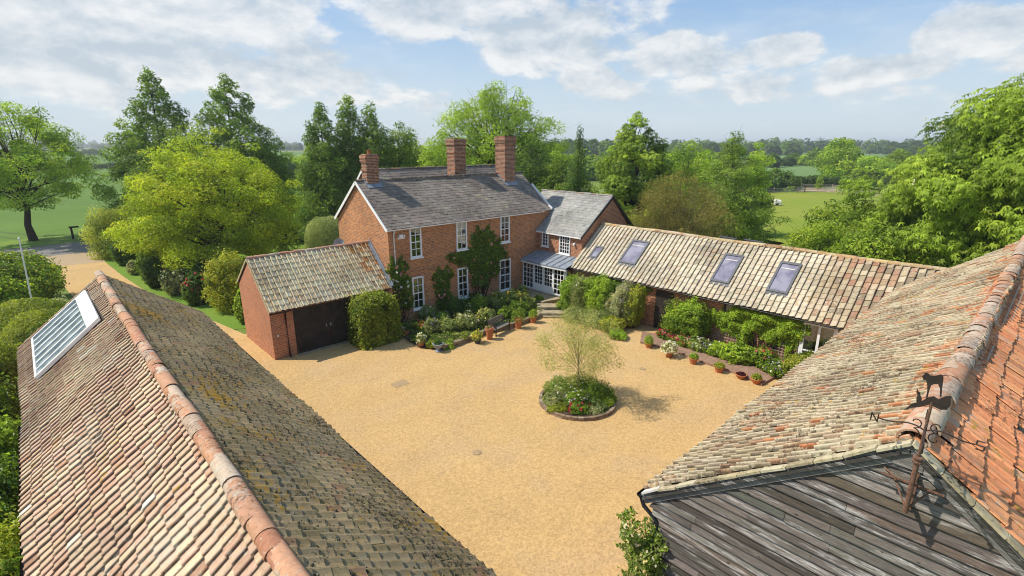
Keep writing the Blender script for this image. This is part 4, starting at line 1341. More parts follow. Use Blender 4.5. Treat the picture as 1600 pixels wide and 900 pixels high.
def long_range():
    b = empty('long_range', (28.6, 11.5, 0))
    tag(b, 'long single storey range with buff pantiles and four roof windows', 'outbuilding')
    mb = MB(); walls_mesh(mb, GXE + .3, GXB - .3, GY0, GY1 - .02, GZE + .2, GZR, 'y', GXR, inset=.24); mb.build('wall', M['brick'], b)
    W = GY1 - GY0
    sl = lambda y0, y1, x0, x1: (GY1 - y1, GY1 - y0, (x0 - GXE) / (GXR - GXE) * L, (x1 - GXE) / (GXR - GXE) * L)
    L = math.hypot(GXR - GXE, GZR - GZE)
    lights = [(20.02, 20.62, 26.32, 27.02), (17.12, 18.3, 26.36, 27.8), (11.28, 12.28, 26.33, 27.84), (8.38, 9.36, 26.38, 27.86)]
    holes = [sl(a - .02, c + .02, d - .05, e_ + .02) for a, c, d, e_ in lights]
    def cf(c, u, v, rng):
        red = np.clip((u - .70) / .05, 0, 1) * (.5 + .5 * np.sin(u * 170)) ** .6
        k = rng.random(len(u)) < red * .85
        c = c.copy(); w_ = u > .70; c[w_] *= np.array([.84, .78, .70]); c[k] = .35 * c[k] + .65 * pick([(hx('b07c60', .72), 3), (hx('a87058', .7), 2), (hx('a88c70', .7), 3), (hx('80705c', .65), 3)], int(k.sum()), rng)
        dk = np.exp(-((u - .38) / .06) ** 2 - ((v - .65) / .3) ** 2)
        k = rng.random(len(u)) < dk * .5; c[k] *= .72
        return c
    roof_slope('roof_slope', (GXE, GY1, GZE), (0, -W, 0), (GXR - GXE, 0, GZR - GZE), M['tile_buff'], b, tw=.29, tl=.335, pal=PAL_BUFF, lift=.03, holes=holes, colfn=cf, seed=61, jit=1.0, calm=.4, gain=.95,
               sag=lambda u, v: .02 * np.sin(u * 19) * v + .012 * np.sin(u * 31 + v * 4))
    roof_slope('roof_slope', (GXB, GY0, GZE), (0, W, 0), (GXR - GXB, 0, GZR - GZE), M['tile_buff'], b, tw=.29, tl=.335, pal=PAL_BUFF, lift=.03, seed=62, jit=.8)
    ridge_tiles((GXR, GY0, GZR + .0), (GXR, GY1, GZR + .0), b, PAL_RIDGEP, rad=.13, seg=.42, seed=17, sag=lambda t: .02 * math.sin(t * 19))
    gutter((GXE - .05, GY1 - .1, GZE - .03), (GXE - .05, GY0, GZE - .03), b)
    # roof windows
    u = np.array([0, -1., 0]); v = np.array([GXR - GXE, 0, GZR - GZE]) / L; n = np.cross(u, v); o0 = np.array([GXE, GY1, GZE])
    P = lambda a, bb, d: o0 + u * a + v * bb + n * d
    for (a0, a1, b0, b1) in holes:
        mb = MB(); cx = (a0 + a1) / 2; w = (a1 - a0) / 2; fr = .055
        for s in (-1, 1): mb.obox(P(cx + s * (w - fr), (b0 + b1) / 2, .05), u, v, n, fr, (b1 - b0) / 2, .06)
        mb.obox(P(cx, b0 + .06, .048), u, v, n, w - 2 * fr - .001, .06, .055)
        mb.obox(P(cx, b1 - .07, .06), u, v, n, w - 2 * fr - .001, .07, .06)
        mb.obox(P(cx, b0 - .09, .045), u, v, n, w + .06, .10, .008)
        f = mb.build('roof_window', M['rwframe'], b)
        mb = MB(); mb.obox(P(cx, (b0 + b1) / 2 - .0, .065), u, v, n, w - 2 * fr, (b1 - b0) / 2 - .13, .004); mb.build('pane', M['rooflight'], f)
        if b1 - b0 > 1.2:
            mb = MB(); mb.obox(P(cx, b1 - .42, .072), u, v, n, (w - 2 * fr) * .8, .025, .003); mb.build('blind_bar', M['curtain'], f)
    # opened roof windows seen edge-on beyond the ridge
    for ya, yb in ((12.4, 13.3), (10.9, 11.9)):
        mb = MB(); x = GXR + .55
        mb.bar((x, ya, GZR + .08), (x, yb, GZR + .12), .09, .05); mb.bar((x, ya, GZR + .08), (x + 1.0, ya, GZR - .62), .05, .05); mb.bar((x, yb, GZR + .12), (x + 1.0, yb, GZR - .58), .05, .05)
        mb.bar((x + 1.0, ya, GZR - .62), (x + 1.0, yb, GZR - .58), .05, .05)
        f = mb.build('roof_window', M['rwframe'], b)
        mb = MB(); mb.add([(x, ya + .03, GZR + .06), (x, yb - .03, GZR + .1), (x + 1.0, yb - .03, GZR - .6), (x + 1.0, ya + .03, GZR - .64)], [[0, 1, 2, 3]]); mb.build('pane', M['rooflight'], f)
    # plank door, brown post, white window
    xw = GXE + .3
    plank_door(b, (xw, 14.6, 1.2), 'X-', 1.15, 2.3, 1)
    mb = MB(); mb.box((xw - .06, 10.66, 1.1), (xw + .0, 10.98, 2.62)); mb.build('post', M['timber'], b)
    mb = MB(); mb.box((xw - .09, 10.98, .9), (xw + .0, 11.1, 2.62)); mb.build('post', M['darkwood'], b)
    window(b, (xw, 6.55, 1.55), 'X-', 1.5, 1.95, 2, 2, sash=True, fr=.17, curtain=1, meet=.25, bar=.11)
    window(b, (xw, 5.2, 1.75), 'X-', 1.0, 1.6, 1, 1, sash=False, fr=.12, curtain=0)
    return b


M['rwframe'] = mat_plain('roof_window_frame', tuple(hx('74767a', .6)), .5, .4, 0, .08)
long_range()


# ------------------------------------------------------------------ garage
def garage():
    x0, x1 = 7.57, 14.43
    ye, yr, yb, ze, zr, zb = 25.36, 27.92, 30.2, 2.55, 4.86, 3.2
    b = empty('brick_garage', ((x0 + x1) / 2, 25.5, 0))
    tag(b, 'small brick garage with buff pantiles and dark double doors', 'garage')
    mb = MB(); walls_mesh(mb, x0 + .02, x1, ye + .2, yb - .15, ze + .18, zr, 'x', yr, ze1=zb + .1, inset=.18); mb.build('wall', M['brick_garage'], b)
    def cf(c, u, v, rng):
        k = (rng.random(len(u)) < np.clip((u - .70) / .2, 0, 1) * (.35 + .5 * v))
        c = c.copy(); c[k] = pick([(hx('c89a62', .8), 2), (hx('c08858', .8), 2), (hx('b8a080', .8), 2)], int(k.sum()), rng)
        return c
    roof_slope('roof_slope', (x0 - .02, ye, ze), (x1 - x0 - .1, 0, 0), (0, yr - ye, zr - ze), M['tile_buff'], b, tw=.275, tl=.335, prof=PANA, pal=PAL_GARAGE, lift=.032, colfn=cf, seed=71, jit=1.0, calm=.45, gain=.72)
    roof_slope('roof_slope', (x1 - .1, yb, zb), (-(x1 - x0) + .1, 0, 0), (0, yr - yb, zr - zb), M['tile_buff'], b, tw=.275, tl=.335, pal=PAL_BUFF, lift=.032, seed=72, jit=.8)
    ridge_tiles((x0 - .02, yr, zr - .0), (x1 - .05, yr, zr - .0), b, PAL_RIDGE, rad=.115, seg=.40, seed=18)
    mb = MB()
    mb.bar((x0 - .03, ye, ze - .02), (x0 - .03, yr, zr - .03), .035, .09); mb.bar((x0 - .03, yb, zb - .02), (x0 - .03, yr, zr - .03), .035, .09)
    mb.build('verge', M['mortar'], b)
    mb = MB(); mb.bar((x1 - .07, ye + .05, ze + .1), (x1 - .07, yr, zr + .08), .22, .03); mb.bar((x1 - .03, ye + .05, ze + .17), (x1 - .03, yr, zr + .15), .04, .14)
    mb.build('flashing', M['lead'], b)
    gutter((x0 - .05, ye - .05, ze - .04), (x1 - .3, ye - .05, ze - .04), b)
    pipe([(8.32, ye - .05, ze - .08), (8.32, ye + .14, ze - .22), (8.32, ye + .14, .12), (8.32, ye - .0, .03)], b)
    yw = ye + .2
    plank_door(b, (10.45, yw - .0, 1.13), 'Y-', 3.2, 2.2, 2)
    mb = MB()
    mb.box((8.72, yw - .05, 0), (8.84, yw - .001, 2.36)); mb.box((12.06, yw - .05, 0), (12.2, yw - .001, 2.36)); mb.box((8.84, yw - .05, 2.24), (12.06, yw - .001, 2.36))
    mb.build('door_frame', M['darkwood'], b)
    mb = MB(); mb.box((8.72, yw - .32, 0), (12.2, yw - .05, .05)); mb.build('threshold', M['stone'], b)
    mb = MB(); mb.lathe((7.85, yw - .03, 1.25), [(.0, -.04), (.045, -.04), (.045, .04), (0, .04)], 8); mb.build('wall_light', M['white'], b)


M['mortar'] = mat_plain('mortar', tuple(hx('cdbf9c', .75)), .9, .1, 0, .2, 9)
garage()

# ------------------------------------------------------------------ foliage
def G(s, k=.62):
    c = hx(s, k) * 1.35
    return np.array([c[0] * 1.46, c[1] * 1.2, c[2] * .95])


def leaves(mb, C, N, size, col, rng, aspect=.55, droop=0.0, jitter=.5, colj=.14):
    """one bent leaf (or small spray) per centre"""
    n = len(C)
    if n == 0: return
    N = N + rng.normal(0, jitter, (n, 3)); N /= np.linalg.norm(N, axis=1)[:, None] + 1e-9
    A = rng.normal(0, 1, (n, 3)); A[:, 2] -= droop * 2
    A -= (A * N).sum(1)[:, None] * N; A /= np.linalg.norm(A, axis=1)[:, None] + 1e-9
    B = np.cross(N, A)
    s = (size * rng.uniform(.6, 1.35, n))[:, None]
    fold = N * s * .12
    V = np.stack([C - A * s * .5, C + B * s * aspect * .5 + fold, C + A * s * .5 - N * s * .1 * (1 + droop), C - B * s * aspect * .5 + fold], 1)
    col = np.asarray(col, float)
    if col.ndim == 1: col = np.broadcast_to(col, (n, 3))
    cc = col * rng.normal(1, colj, (n, 1)) * rng.normal(1, .04, (n, 3))
    cc = np.clip(cc, .003, .9)
    mb.add(V.reshape(-1, 3), np.arange(4 * n).reshape(n, 4), np.repeat(cc, 4, axis=0))


PROFS = {
    'round': lambda t: np.sqrt(np.clip(1 - (2 * t - 1) ** 2, 0, 1)),
    'dome': lambda t: np.clip(np.sqrt(np.clip(1 - ((t - .32) / .68) ** 2, 0, 1)) * np.where(t < .32, .72 + .28 * t / .32, 1), 0, 1),
    'cone': lambda t: np.clip((1.03 - t) ** .78 * np.clip(t / .12 + .45, 0, 1), 0, 1),
    'egg': lambda t: np.clip(np.sin(np.pi * np.clip(t, 0, 1) ** .62) ** .75, 0, 1),
    'column': lambda t: np.clip(np.minimum(1, (1.02 - t) * 3.2) * np.clip(t / .1 + .5, 0, 1), 0, 1),
    'spread': lambda t: np.clip(np.sqrt(np.clip(1 - ((t - .5) / .5) ** 2, 0, 1)), 0, 1) ** .7,
}


def curve(p, q, rng, bend=.12, n=5, sagz=0.0):
    p = np.array(p, float); q = np.array(q, float)
    t = np.linspace(0, 1, n)[:, None]
    L = np.linalg.norm(q - p)
    off = rng.normal(0, bend * L, 3)
    return p + (q - p) * t + off * np.sin(t * np.pi) * .6 + np.array([0, 0, 1]) * sagz * L * np.sin(t * np.pi)


def tree(name, label, cat, x, y, H, Rr, base=.25, prof='dome', pal=None, n=20000, leaf=.16, clumps=70, cr=None, flat=.6, open_=0.0, trunk=.25,
         bark='6b5f50', seed=1, group=None, lean=0.0, droop=0.0, limbs=None, inner=.35, shell=.55, star=False, aspect=.55, blossom=None, upb=.35, colj=.2, z0=0.0, squash=1.0,
         tipnoise=.18, crown='crown'):
    rng = np.random.default_rng(seed)
    root = empty(name, (x, y, z0))
    tag(root, label, cat, group)
    pf = PROFS[prof]
    zc0 = H * base; hc = H - zc0
    if cr is None: cr = Rr * .30
    # clump centres
    tg = np.linspace(0, 1, 400)
    wcd = pf(tg) ** 1.3 + (.22 if prof in ('cone', 'column', 'egg') else .08)
    cdf = np.cumsum(wcd); cdf /= cdf[-1]
    T = np.interp((np.arange(clumps) + rng.random(clumps)) / clumps, cdf, tg)
    ang = np.arange(clumps) * 2.39996 + rng.normal(0, .35, clumps)
    rad = pf(T) * Rr * (inner + (1 - inner) * rng.random(clumps) ** .45) * (1 + rng.normal(0, tipnoise, clumps))
    rad = np.maximum(rad - cr * .45 * np.clip(pf(T), 0, 1), 0)
    lx = lean * T * H
    Cc = np.stack([x + lx + np.cos(ang) * rad, y + np.sin(ang) * rad * squash, z0 + zc0 + T * hc * .97], -1)
    # top leader clump
    Cc[-1] = [x + lean * H, y, z0 + H - cr * flat * .5]
    crs = cr * rng.uniform(.6, 1.3, clumps) * (.5 + .5 * np.clip(pf(T) * 1.4, 0, 1))
    # trunk and limbs
    bcol = hx(bark, .62)
    mt = MB()
    topz = z0 + zc0 + hc * (.8 if prof in ('cone', 'column') else .55)
    tp = np.array([[x, y, z0 - .1]] + [[x + lean * (zz - z0) + rng.normal(0, trunk * .35), y + rng.normal(0, trunk * .35), zz] for zz in np.linspace(z0 + zc0 * .5, topz, 5)])
    mt.tube(tp, np.linspace(trunk, trunk * .3, 6) * np.array([1.25, 1, .95, .9, .8, .6]), 8, bcol)
    nl = clumps if limbs is None else limbs
    idx = rng.permutation(clumps)[:nl]
    for i in idx:
        c = Cc[i]
        if prof in ('cone', 'column'):
            zs = min(c[2] - .05 * rad[i], topz)
        else:
            zs = z0 + zc0 * .75 + (min(c[2], topz) - z0 - zc0 * .75) * rng.uniform(.25, .7)
        zs = max(zs, z0 + zc0 * .6)
        f = (zs - (z0)) / max(topz - z0, .1)
        p0 = np.array([np.interp(zs, tp[:, 2], tp[:, 0]), np.interp(zs, tp[:, 2], tp[:, 1]), zs])
        r0 = trunk * np.clip(.34 - .2 * f, .07, .34)
        pts = curve(p0, c, rng, .10, 6, .08)
        mt.tube(pts, np.linspace(r0, r0 * .22, 6), 5, bcol, cap=False)
        for k in range(2):
            e = c + rng.normal(0, 1, 3) * crs[i] * .7
            mt.tube(curve(pts[3], e, rng, .1, 4), np.linspace(r0 * .35, r0 * .1, 4), 4, bcol, cap=False)
    mt.build('trunk', M['bark'], root)
    # leaves
    w = crs ** 2; w = w / w.sum()
    k = rng.choice(clumps, n, p=w)
    d = rng.normal(0, 1, (n, 3)); d /= np.linalg.norm(d, axis=1)[:, None]
    rr = crs[k] * (shell + (1 - shell) * rng.random(n) ** .6) * (1 + rng.normal(0, .14, n))
    P = Cc[k] + d * rr[:, None] * np.array([1, 1, flat])
    keep = np.ones(n, bool)
    if open_ > 0:
        hsh = np.sin(P[:, 0] * 1.9 + 1.3 * P[:, 2]) + np.sin(P[:, 1] * 2.3 - P[:, 2] * 1.7) + rng.normal(0, .5, n)
        keep = hsh > (-1.6 + 2.2 * open_)
    P[:, 2] -= droop * rr * rng.random(n)
    P[:, 2] = np.maximum(P[:, 2], z0 + .05)
    cen = np.array([x + lean * H * .6, y, z0 + zc0 + hc * .45])
    out_ = P - cen; out_ /= np.linalg.norm(out_, axis=1)[:, None] + 1e-9
    N = d * .6 + out_ * .4 + np.array([0, 0, upb])
    cl = pick(pal, clumps, rng)
    col = cl[k] * .65 + pick(pal, n, rng) * .35
    mb = MB()
    if not star:
        leaves(mb, P[keep], N[keep], leaf, col[keep], rng, aspect, droop, .45, colj)
    else:
        Pk = P[keep]; Nk = N[keep] + np.array([0, 0, .8]); ck = col[keep]
        m = len(Pk)
        Nk = Nk + rng.normal(0, .25, (m, 3)); Nk /= np.linalg.norm(Nk, axis=1)[:, None]
        A = np.cross(Nk, rng.normal(0, 1, (m, 3))); A /= np.linalg.norm(A, axis=1)[:, None]; B = np.cross(Nk, A)
        s = (leaf * rng.uniform(.7, 1.3, m))[:, None]
        cj = ck * rng.normal(1, colj, (m, 1))
        for j in range(6):
            th = j * 2 * np.pi / 7 + .3
            dd = A * np.cos(th) + B * np.sin(th); ee = np.cross(Nk, dd)
            tip = Pk + dd * s * .55 - Nk * s * .28 - np.array([0, 0, .10]) * s
            mid = Pk + dd * s * .34 - Nk * s * .06
            V = np.stack([Pk, mid + ee * s * .11, tip, mid - ee * s * .11], 1)
            mb.add(V.reshape(-1, 3), np.arange(4 * m).reshape(m, 4), np.repeat(np.clip(cj * rng.normal(1, .05, (m, 1)), .003, .9), 4, axis=0))
    mb.build(crown, M['leaf'], root)
    if blossom:
        nb, bs, bc = blossom
        mb = MB()
        sel = np.where(out_[:, 2] > -.25)[0]
        sel = sel[rr[sel] > crs[k[sel]] * .95]
        sel = rng.choice(sel, min(nb, len(sel)), replace=False)
        for i in sel:
            c = P[i] + out_[i] * .1
            q = 22; tt = rng.random(q)
            pts = c + np.stack([rng.normal(0, 1, q) * bs * .22 * (1 - tt * .8), rng.normal(0, 1, q) * bs * .22 * (1 - tt * .8), tt * bs * 1.5], -1)
            leaves(mb, pts, rng.normal(0, 1, (q, 3)), bs * .3, bc, rng, .8)
        mb.build('blossom', M['leaf'], root)
    return root


def shrub(name, label, cat, x, y, H, rx, ry=None, pal=None, n=6000, leaf=.09, z0=0.0, shape='round', lumps=9, seed=1, group=None, flowers=None, loose=.12, parent=None, sink=.0,
          aspect=.55, upb=.3, colj=.15, stems=False, rz=0.0):
    """dense bush: leaves over and through a lumpy body"""
    rng = np.random.default_rng(seed)
    leaf *= 1.3; colj *= 1.5
    ry = rx if ry is None else ry
    if shape == 'round' and H > .9 * rx: shape = 'ball'
    d = rng.normal(0, 1, (n, 3)); d[:, 2] = np.abs(d[:, 2]) * (1 if shape != 'ball' else np.sign(rng.normal(0, 1, n)) )
    d /= np.linalg.norm(d, axis=1)[:, None]
    ld = rng.normal(0, 1, (lumps, 3)); ld[:, 2] = np.abs(ld[:, 2]) - .25; ld /= np.linalg.norm(ld, axis=1)[:, None]
    dots = d @ ld.T
    la = rng.uniform(.1, .26, lumps) * (loose / .12)
    bump = (np.exp((dots - 1) * 9) * la).max(1) + loose * .55 * np.sin(d[:, 0] * 9 + seed) * np.sin(d[:, 1] * 8 + 2 * seed) * np.cos(d[:, 2] * 7)
    if shape == 'ball':
        s = np.ones(n); low = d[:, 2] < 0
        sc = 1 + .35 * np.clip(-d[:, 2], 0, 1)
        s[low] = sc[low]
    elif shape == 'box':
        e = .38
        s = 1 / (np.abs(d[:, 0]) ** (2 / e) + np.abs(d[:, 1]) ** (2 / e) + np.abs(d[:, 2]) ** (2 / e)) ** (e / 2)
        bump *= .25
    elif shape == 'dome':
        e = .75
        s = 1 / (np.abs(d[:, 0]) ** (2 / e) + np.abs(d[:, 1]) ** (2 / e) + np.abs(d[:, 2]) ** (2 / e)) ** (e / 2)
    else:
        s = np.ones(n)
    depth = 1 - rng.random(n) ** 2 * .38
    if loose > .07:
        q1 = np.sin(d[:, 0] * 11 + seed) + np.sin(d[:, 1] * 12 - seed * 2) + np.sin(d[:, 2] * 13 + seed * 3) + rng.normal(0, .5, n)
        hol = q1 < -.9
        depth = np.where(hol, .55 + .25 * rng.random(n), depth)
        sh = (rng.random(n) < .10) & (np.sin(d[:, 0] * 31 + d[:, 1] * 27 + seed) > .82) & (d[:, 2] > 0)
        depth = np.where(sh, 1 + rng.random(n) * .16, depth)
    r = s * (1 - la.mean() * .7 + bump) * depth * (1 + rng.normal(0, loose * .35, n))
    cz = (H / 2 if shape == 'ball' else 0); hz = (H / 2 if shape == 'ball' else H)
    Q = np.stack([d[:, 0] * r * rx, d[:, 1] * r * ry, cz + d[:, 2] * r * hz], -1)
    ca, sa = math.cos(rz), math.sin(rz)
    P = np.stack([x + Q[:, 0] * ca - Q[:, 1] * sa, y + Q[:, 0] * sa + Q[:, 1] * ca, z0 + np.maximum(Q[:, 2], .01)], -1)
    N = np.stack([d[:, 0] * ca - d[:, 1] * sa, d[:, 0] * sa + d[:, 1] * ca, d[:, 2] + upb], -1)
    li = dots.argmax(1)
    lc = pick(pal, lumps, rng)
    col = lc[li] * .5 + pick(pal, n, rng) * .5
    mb = mf = MB()
    leaves(mb, P, N, leaf, col, rng, aspect, 0, .5, colj)
    # dark woody inside so the bush is not hollow
    o = None
    root = empty(name, (x, y, z0), parent=parent)
    tag(root, label, cat, group)
    ms = MB()
    for i in range(10):
        e = rng.normal(0, 1, 3); e[2] = abs(e[2]) + .4; e /= np.linalg.norm(e)
        q = np.array([x, y, z0]) + e * np.array([rx, ry, H]) * .72
        ms.tube(curve([x + rng.normal(0, rx * .1), y + rng.normal(0, ry * .1), z0 - .03], q, rng, .08, 4), [H * .018 + .006, H * .014 + .005, H * .01 + .003, .003], 4, hx('5c4c3c', .5), cap=False)
    ms.build('stems', M['bark'], root)
    if flowers:
        nf, fs, fp = flowers
        sel = np.where((depth > .93) & (d[:, 2] > .05))[0]
        sel = rng.choice(sel, min(nf, len(sel)), replace=False)
        fc = pick(fp, len(sel), rng)
        for kk in range(4):
            leaves(mf, P[sel] + rng.normal(0, fs * .25, (len(sel), 3)) + d[sel] * fs * .4, N[sel], fs, fc, rng, .9, 0, .6, .06)
    mb.build('leaves', M['leaf'], root)  # mesh holds the flowers as well as the leaves
    return root


def climber(name, label, cat, wall, pos, ellipses, pal, n=5000, leaf=.1, thick=.35, seed=1, flowers=None, group=None, outward=-1):
    """leaves hugging a wall. wall 'x' or 'y'; pos the wall's coordinate; ellipses = (along, z, half along, half z)"""
    rng = np.random.default_rng(seed)
    E_ = np.array(ellipses, float)
    area = E_[:, 2] * E_[:, 3]; k = rng.choice(len(E_), n, p=area / area.sum())
    a = rng.random(n) * 2 * np.pi; r = np.sqrt(rng.random(n)) * (1 + .22 * np.sin(a * 3 + k) + .16 * np.sin(a * 7 + 2 * k) + .12 * np.sin(a * 13 + k)) * (1 + np.abs(rng.normal(0, .12, n)))
    al = E_[k, 0] + np.cos(a) * r * E_[k, 2]; z = E_[k, 1] + np.sin(a) * r * E_[k, 3]
    lump = .5 + .25 * np.sin(al * 5 + z * 3) + .25 * np.sin(al * 2.3 - z * 6)
    dep = thick * (1 - np.clip(r, 0, 1) ** 2 * .75) * (.25 + .75 * lump) * (1 - rng.random(n) ** 3 * .7)
    z = np.maximum(z, .03)
    out = outward * dep
    P = np.stack([pos + out, al, z], -1) if wall == 'x' else np.stack([al, pos + out, z], -1)
    nn = np.array([outward, 0, .4]) if wall == 'x' else np.array([0, outward, .4])
    N = np.broadcast_to(nn, (n, 3)) * 1.0
    root = empty(name, tuple(P.mean(0) * np.array([1, 1, 0])))
    tag(root, label, cat, group)
    mb = MB(); leaves(mb, P, N, leaf, pick(pal, n, rng), rng, .6, .2, .55)
    ml = mb
    ms = MB()
    a0 = E_[:, 0].mean()
    for e in E_:
        for j in range(3):
            s = (pos + outward * .04, a0 + rng.normal(0, .15), 0) if wall == 'x' else (a0 + rng.normal(0, .15), pos + outward * .04, 0)
            aa = e[0] + rng.normal(0, e[2] * .4); zz = e[1] + rng.uniform(-.2, .6) * e[3]
            q = (pos + outward * .08, aa, zz) if wall == 'x' else (aa, pos + outward * .08, zz)
            c = curve(s, q, rng, .06, 6)
            if wall == 'x': c[:, 0] = pos + outward * .05
            else: c[:, 1] = pos + outward * .05
            ms.tube(c, np.linspace(.028, .008, 6), 5, hx('5c4c3c', .5), cap=False)
    ms.build('stems', M['bark'], root)
    if flowers:
        nf, fs, fp = flowers
        sel = rng.choice(np.where(dep > thick * .3)[0], nf, replace=False)
        mf = ml; fc = pick(fp, nf, rng)
        for kk in range(5):
            leaves(mf, P[sel] + rng.normal(0, fs * .22, (nf, 3)) + nn * .05, N[sel], fs, fc, rng, .9, 0, .6, .06)
    ml.build('leaves', M['leaf'], root)  # blooms of the climber are part of this mesh too
    return root


# palettes: leaf albedos
P_YEL = [(G('98b236', .68), 4), (G('84a230', .62), 4), (G('a8be40', .70), 3), (G('608028', .5), 2.5)]
P_LIME = [(G('88a83c', .68), 4), (G('749a34', .64), 3), (G('9abc4a', .7), 2.6), (G('587e2a', .54), 1.8)]
P_MID = [(G('6c8c34', 0.739), 4), (G('5c7c30', 0.694), 4), (G('80a03c', 0.762), 2), (G('4c6c28', 0.672), 2)]
P_DARK = [(G('4c6a30', 0.810), 4), (G('3e5c2a', 0.783), 4), (G('5c7c38', 0.837), 2), (G('345024', 0.743), 2)]
P_CHEST = [(G('7c9c36', .68), 4), (G('6c8c2e', .62), 4), (G('92b044', .72), 2.5), (G('507428', .5), 2)]
P_ALDER = [(G('54763a', 0.960), 4), (G('466832', 0.900), 4), (G('688a42', 0.990), 2), (G('3a5828', 0.840), 1.5)]
P_BROWN = [(G('90945a', .54), 4), (G('828850', .5), 4), (G('a0a066', .58), 2), (G('687838', .5), 3)]
P_GREY = [(G('8c9c7c', .7), 4), (G('7a8c6c', .66), 4), (G('a0ac90', .72), 2)]
P_HEDGE = [(G('7c9438', .62), 4), (G('8ea044', .64), 3), (G('688430', .58), 3), (G('4e6c28', .52), 2)]
P_GOLD = [(G('8ca03c', .62), 4), (G('a4b44c', .64), 3), (G('648430', .56), 3)]
P_WHITE = [((.75, .74, .68), 4), ((.8, .78, .66), 2), ((.72, .68, .62), 1)]
P_PINK = [((.62, .25, .25), 3), ((.7, .38, .34), 3), ((.5, .12, .14), 1)]
P_RED = [((.55, .04, .06), 3), ((.6, .12, .14), 2), ((.45, .02, .08), 2)]
P_PURP = [((.30, .22, .48), 3), ((.38, .28, .52), 2), ((.5, .42, .6), 1)]
P_YELF = [((.75, .6, .08), 3), ((.7, .62, .2), 2)]
P_ALDER = [(p_[0] * np.array([1.18, 1.04, .9]), p_[1]) for p_ in P_ALDER]
WOOD_D = '4e463c'


def tr(name, label, cat, px, pytop, D, halfw, **kw):
    """tree whose top stands in the direction px, pytop at depth D; halfw in photo pixels"""
    p = at_depth(px, pytop, D)
    L = math.sqrt(F * F + 225 * 225) / F
    Rr = halfw * D / F * .97
    return tree(name, label, cat, p.x, p.y, p.z, Rr, **kw)


# --- big trees, left to right
tree('field_tree', 'spreading bright green tree with dark bare trunk beyond the lane at far left', 'tree', -.4, 78.5, 14.9, 7.3, base=.24, prof='round', pal=P_LIME, n=52000, leaf=.25,
     clumps=190, cr=1.2, flat=.55, open_=.38, trunk=.36, bark='4c4238', seed=101, limbs=70, inner=.3, aspect=.5, upb=.5, tipnoise=.12)
tr('alder_tree', 'tall dark conical tree, the taller of the pair behind the yellow tree', 'tree', 229, 103, 62, 92, base=.12, prof='cone', pal=P_ALDER, n=54400, leaf=.27, clumps=230, cr=.95,
   flat=.75, open_=.12, trunk=.28, bark=WOOD_D, seed=102, inner=.3, tipnoise=.16, limbs=90)
tr('alder_tree', 'dark conical tree to the right of the tallest one, behind the yellow tree', 'tree', 348, 115, 60, 98, base=.12, prof='cone', pal=P_ALDER, n=54400, leaf=.27, clumps=230, cr=.95,
   flat=.75, open_=.12, trunk=.28, bark=WOOD_D, seed=103, inner=.3, tipnoise=.16, limbs=90)
tr('side_tree', 'smaller mid green tree filling the gap behind the yellow tree', 'tree', 410, 215, 62, 42, base=.1, prof='egg', pal=P_MID, n=14000, leaf=.26, clumps=50, cr=1.3, trunk=.2, seed=104, open_=.15)
YT = at(318, 452)
tr('yellow_tree', 'broad yellow green spreading tree over the drive', 'tree', 318, 226, 41, 128, base=.10, prof='dome', pal=P_YEL, n=80000, leaf=.2, clumps=260, cr=.95, flat=.55, open_=.06,
   trunk=.34, bark='5c4c3c', seed=105, inner=.45, aspect=.45, upb=.5, shell=.6, limbs=70, tipnoise=.1)
tr('yellow_tree', 'taller thin yellow green tree with open sprays just behind the broad one', 'tree', 300, 186, 46, 74, base=.35, prof='spread', pal=P_YEL, n=12000, leaf=.18, clumps=50, cr=1.2, flat=.4, open_=.45,
   trunk=.2, bark='5c4c3c', seed=106, inner=.25, upb=.7)
tr('weeping_tree', 'golden weeping bush tree at the bend of the drive', 'tree', 163, 324, 49, 36, base=.05, prof='dome', pal=P_GOLD, n=22000, leaf=.2, clumps=55, cr=.8, flat=1.1, droop=.6, trunk=.12, seed=107, aspect=.35)
tr('alder_tree', 'pointed dark green tree, left one of the group behind the house gable', 'tree', 497, 158, 56, 64, base=.06, prof='cone', pal=P_ALDER, n=41600, leaf=.25, clumps=230, cr=.95, flat=.75, open_=.12, trunk=.25,
   bark=WOOD_D, seed=108, inner=.3, tipnoise=.16, limbs=90)
tr('alder_tree', 'pointed dark green tree, tallest of the group behind the house gable', 'tree', 541, 147, 58, 60, base=.06, prof='cone', pal=P_ALDER, n=41600, leaf=.25, clumps=230, cr=.95, flat=.75, open_=.12, trunk=.25,
   bark=WOOD_D, seed=109, inner=.3, tipnoise=.16, limbs=90)
tr('alder_tree', 'slim open topped tree just above the house gable chimney', 'tree', 577, 157, 58, 42, base=.06, prof='egg', pal=P_ALDER, n=27200, leaf=.25, clumps=230, cr=.95, flat=.75, open_=.12, trunk=.22,
   bark=WOOD_D, seed=110, inner=.3, tipnoise=.16, limbs=90)
tr('round_tree', 'rounded mid green tree between the gable chimney and the middle chimney', 'tree', 625, 190, 60, 42, base=.08, prof='dome', pal=P_MID, n=24000, leaf=.24, clumps=75, cr=1.3, open_=.2, trunk=.25, seed=111)
tr('tall_tree', 'tall open crowned tree with visible branches behind the two big chimneys', 'tree', 778, 128, 66, 100, base=.22, prof='dome', pal=P_LIME, n=56000, leaf=.24, clumps=200, cr=1.4, flat=.62, open_=.3,
   trunk=.42, bark='54493c', seed=112, inner=.3, tipnoise=.16)
tr('round_tree', 'bright green rounded tree behind the house roof left of the middle chimney', 'tree', 690, 205, 56, 42, base=.05, prof='dome', pal=P_LIME, n=18000, leaf=.22, clumps=60, cr=1.2, trunk=.2, seed=113, open_=.1)
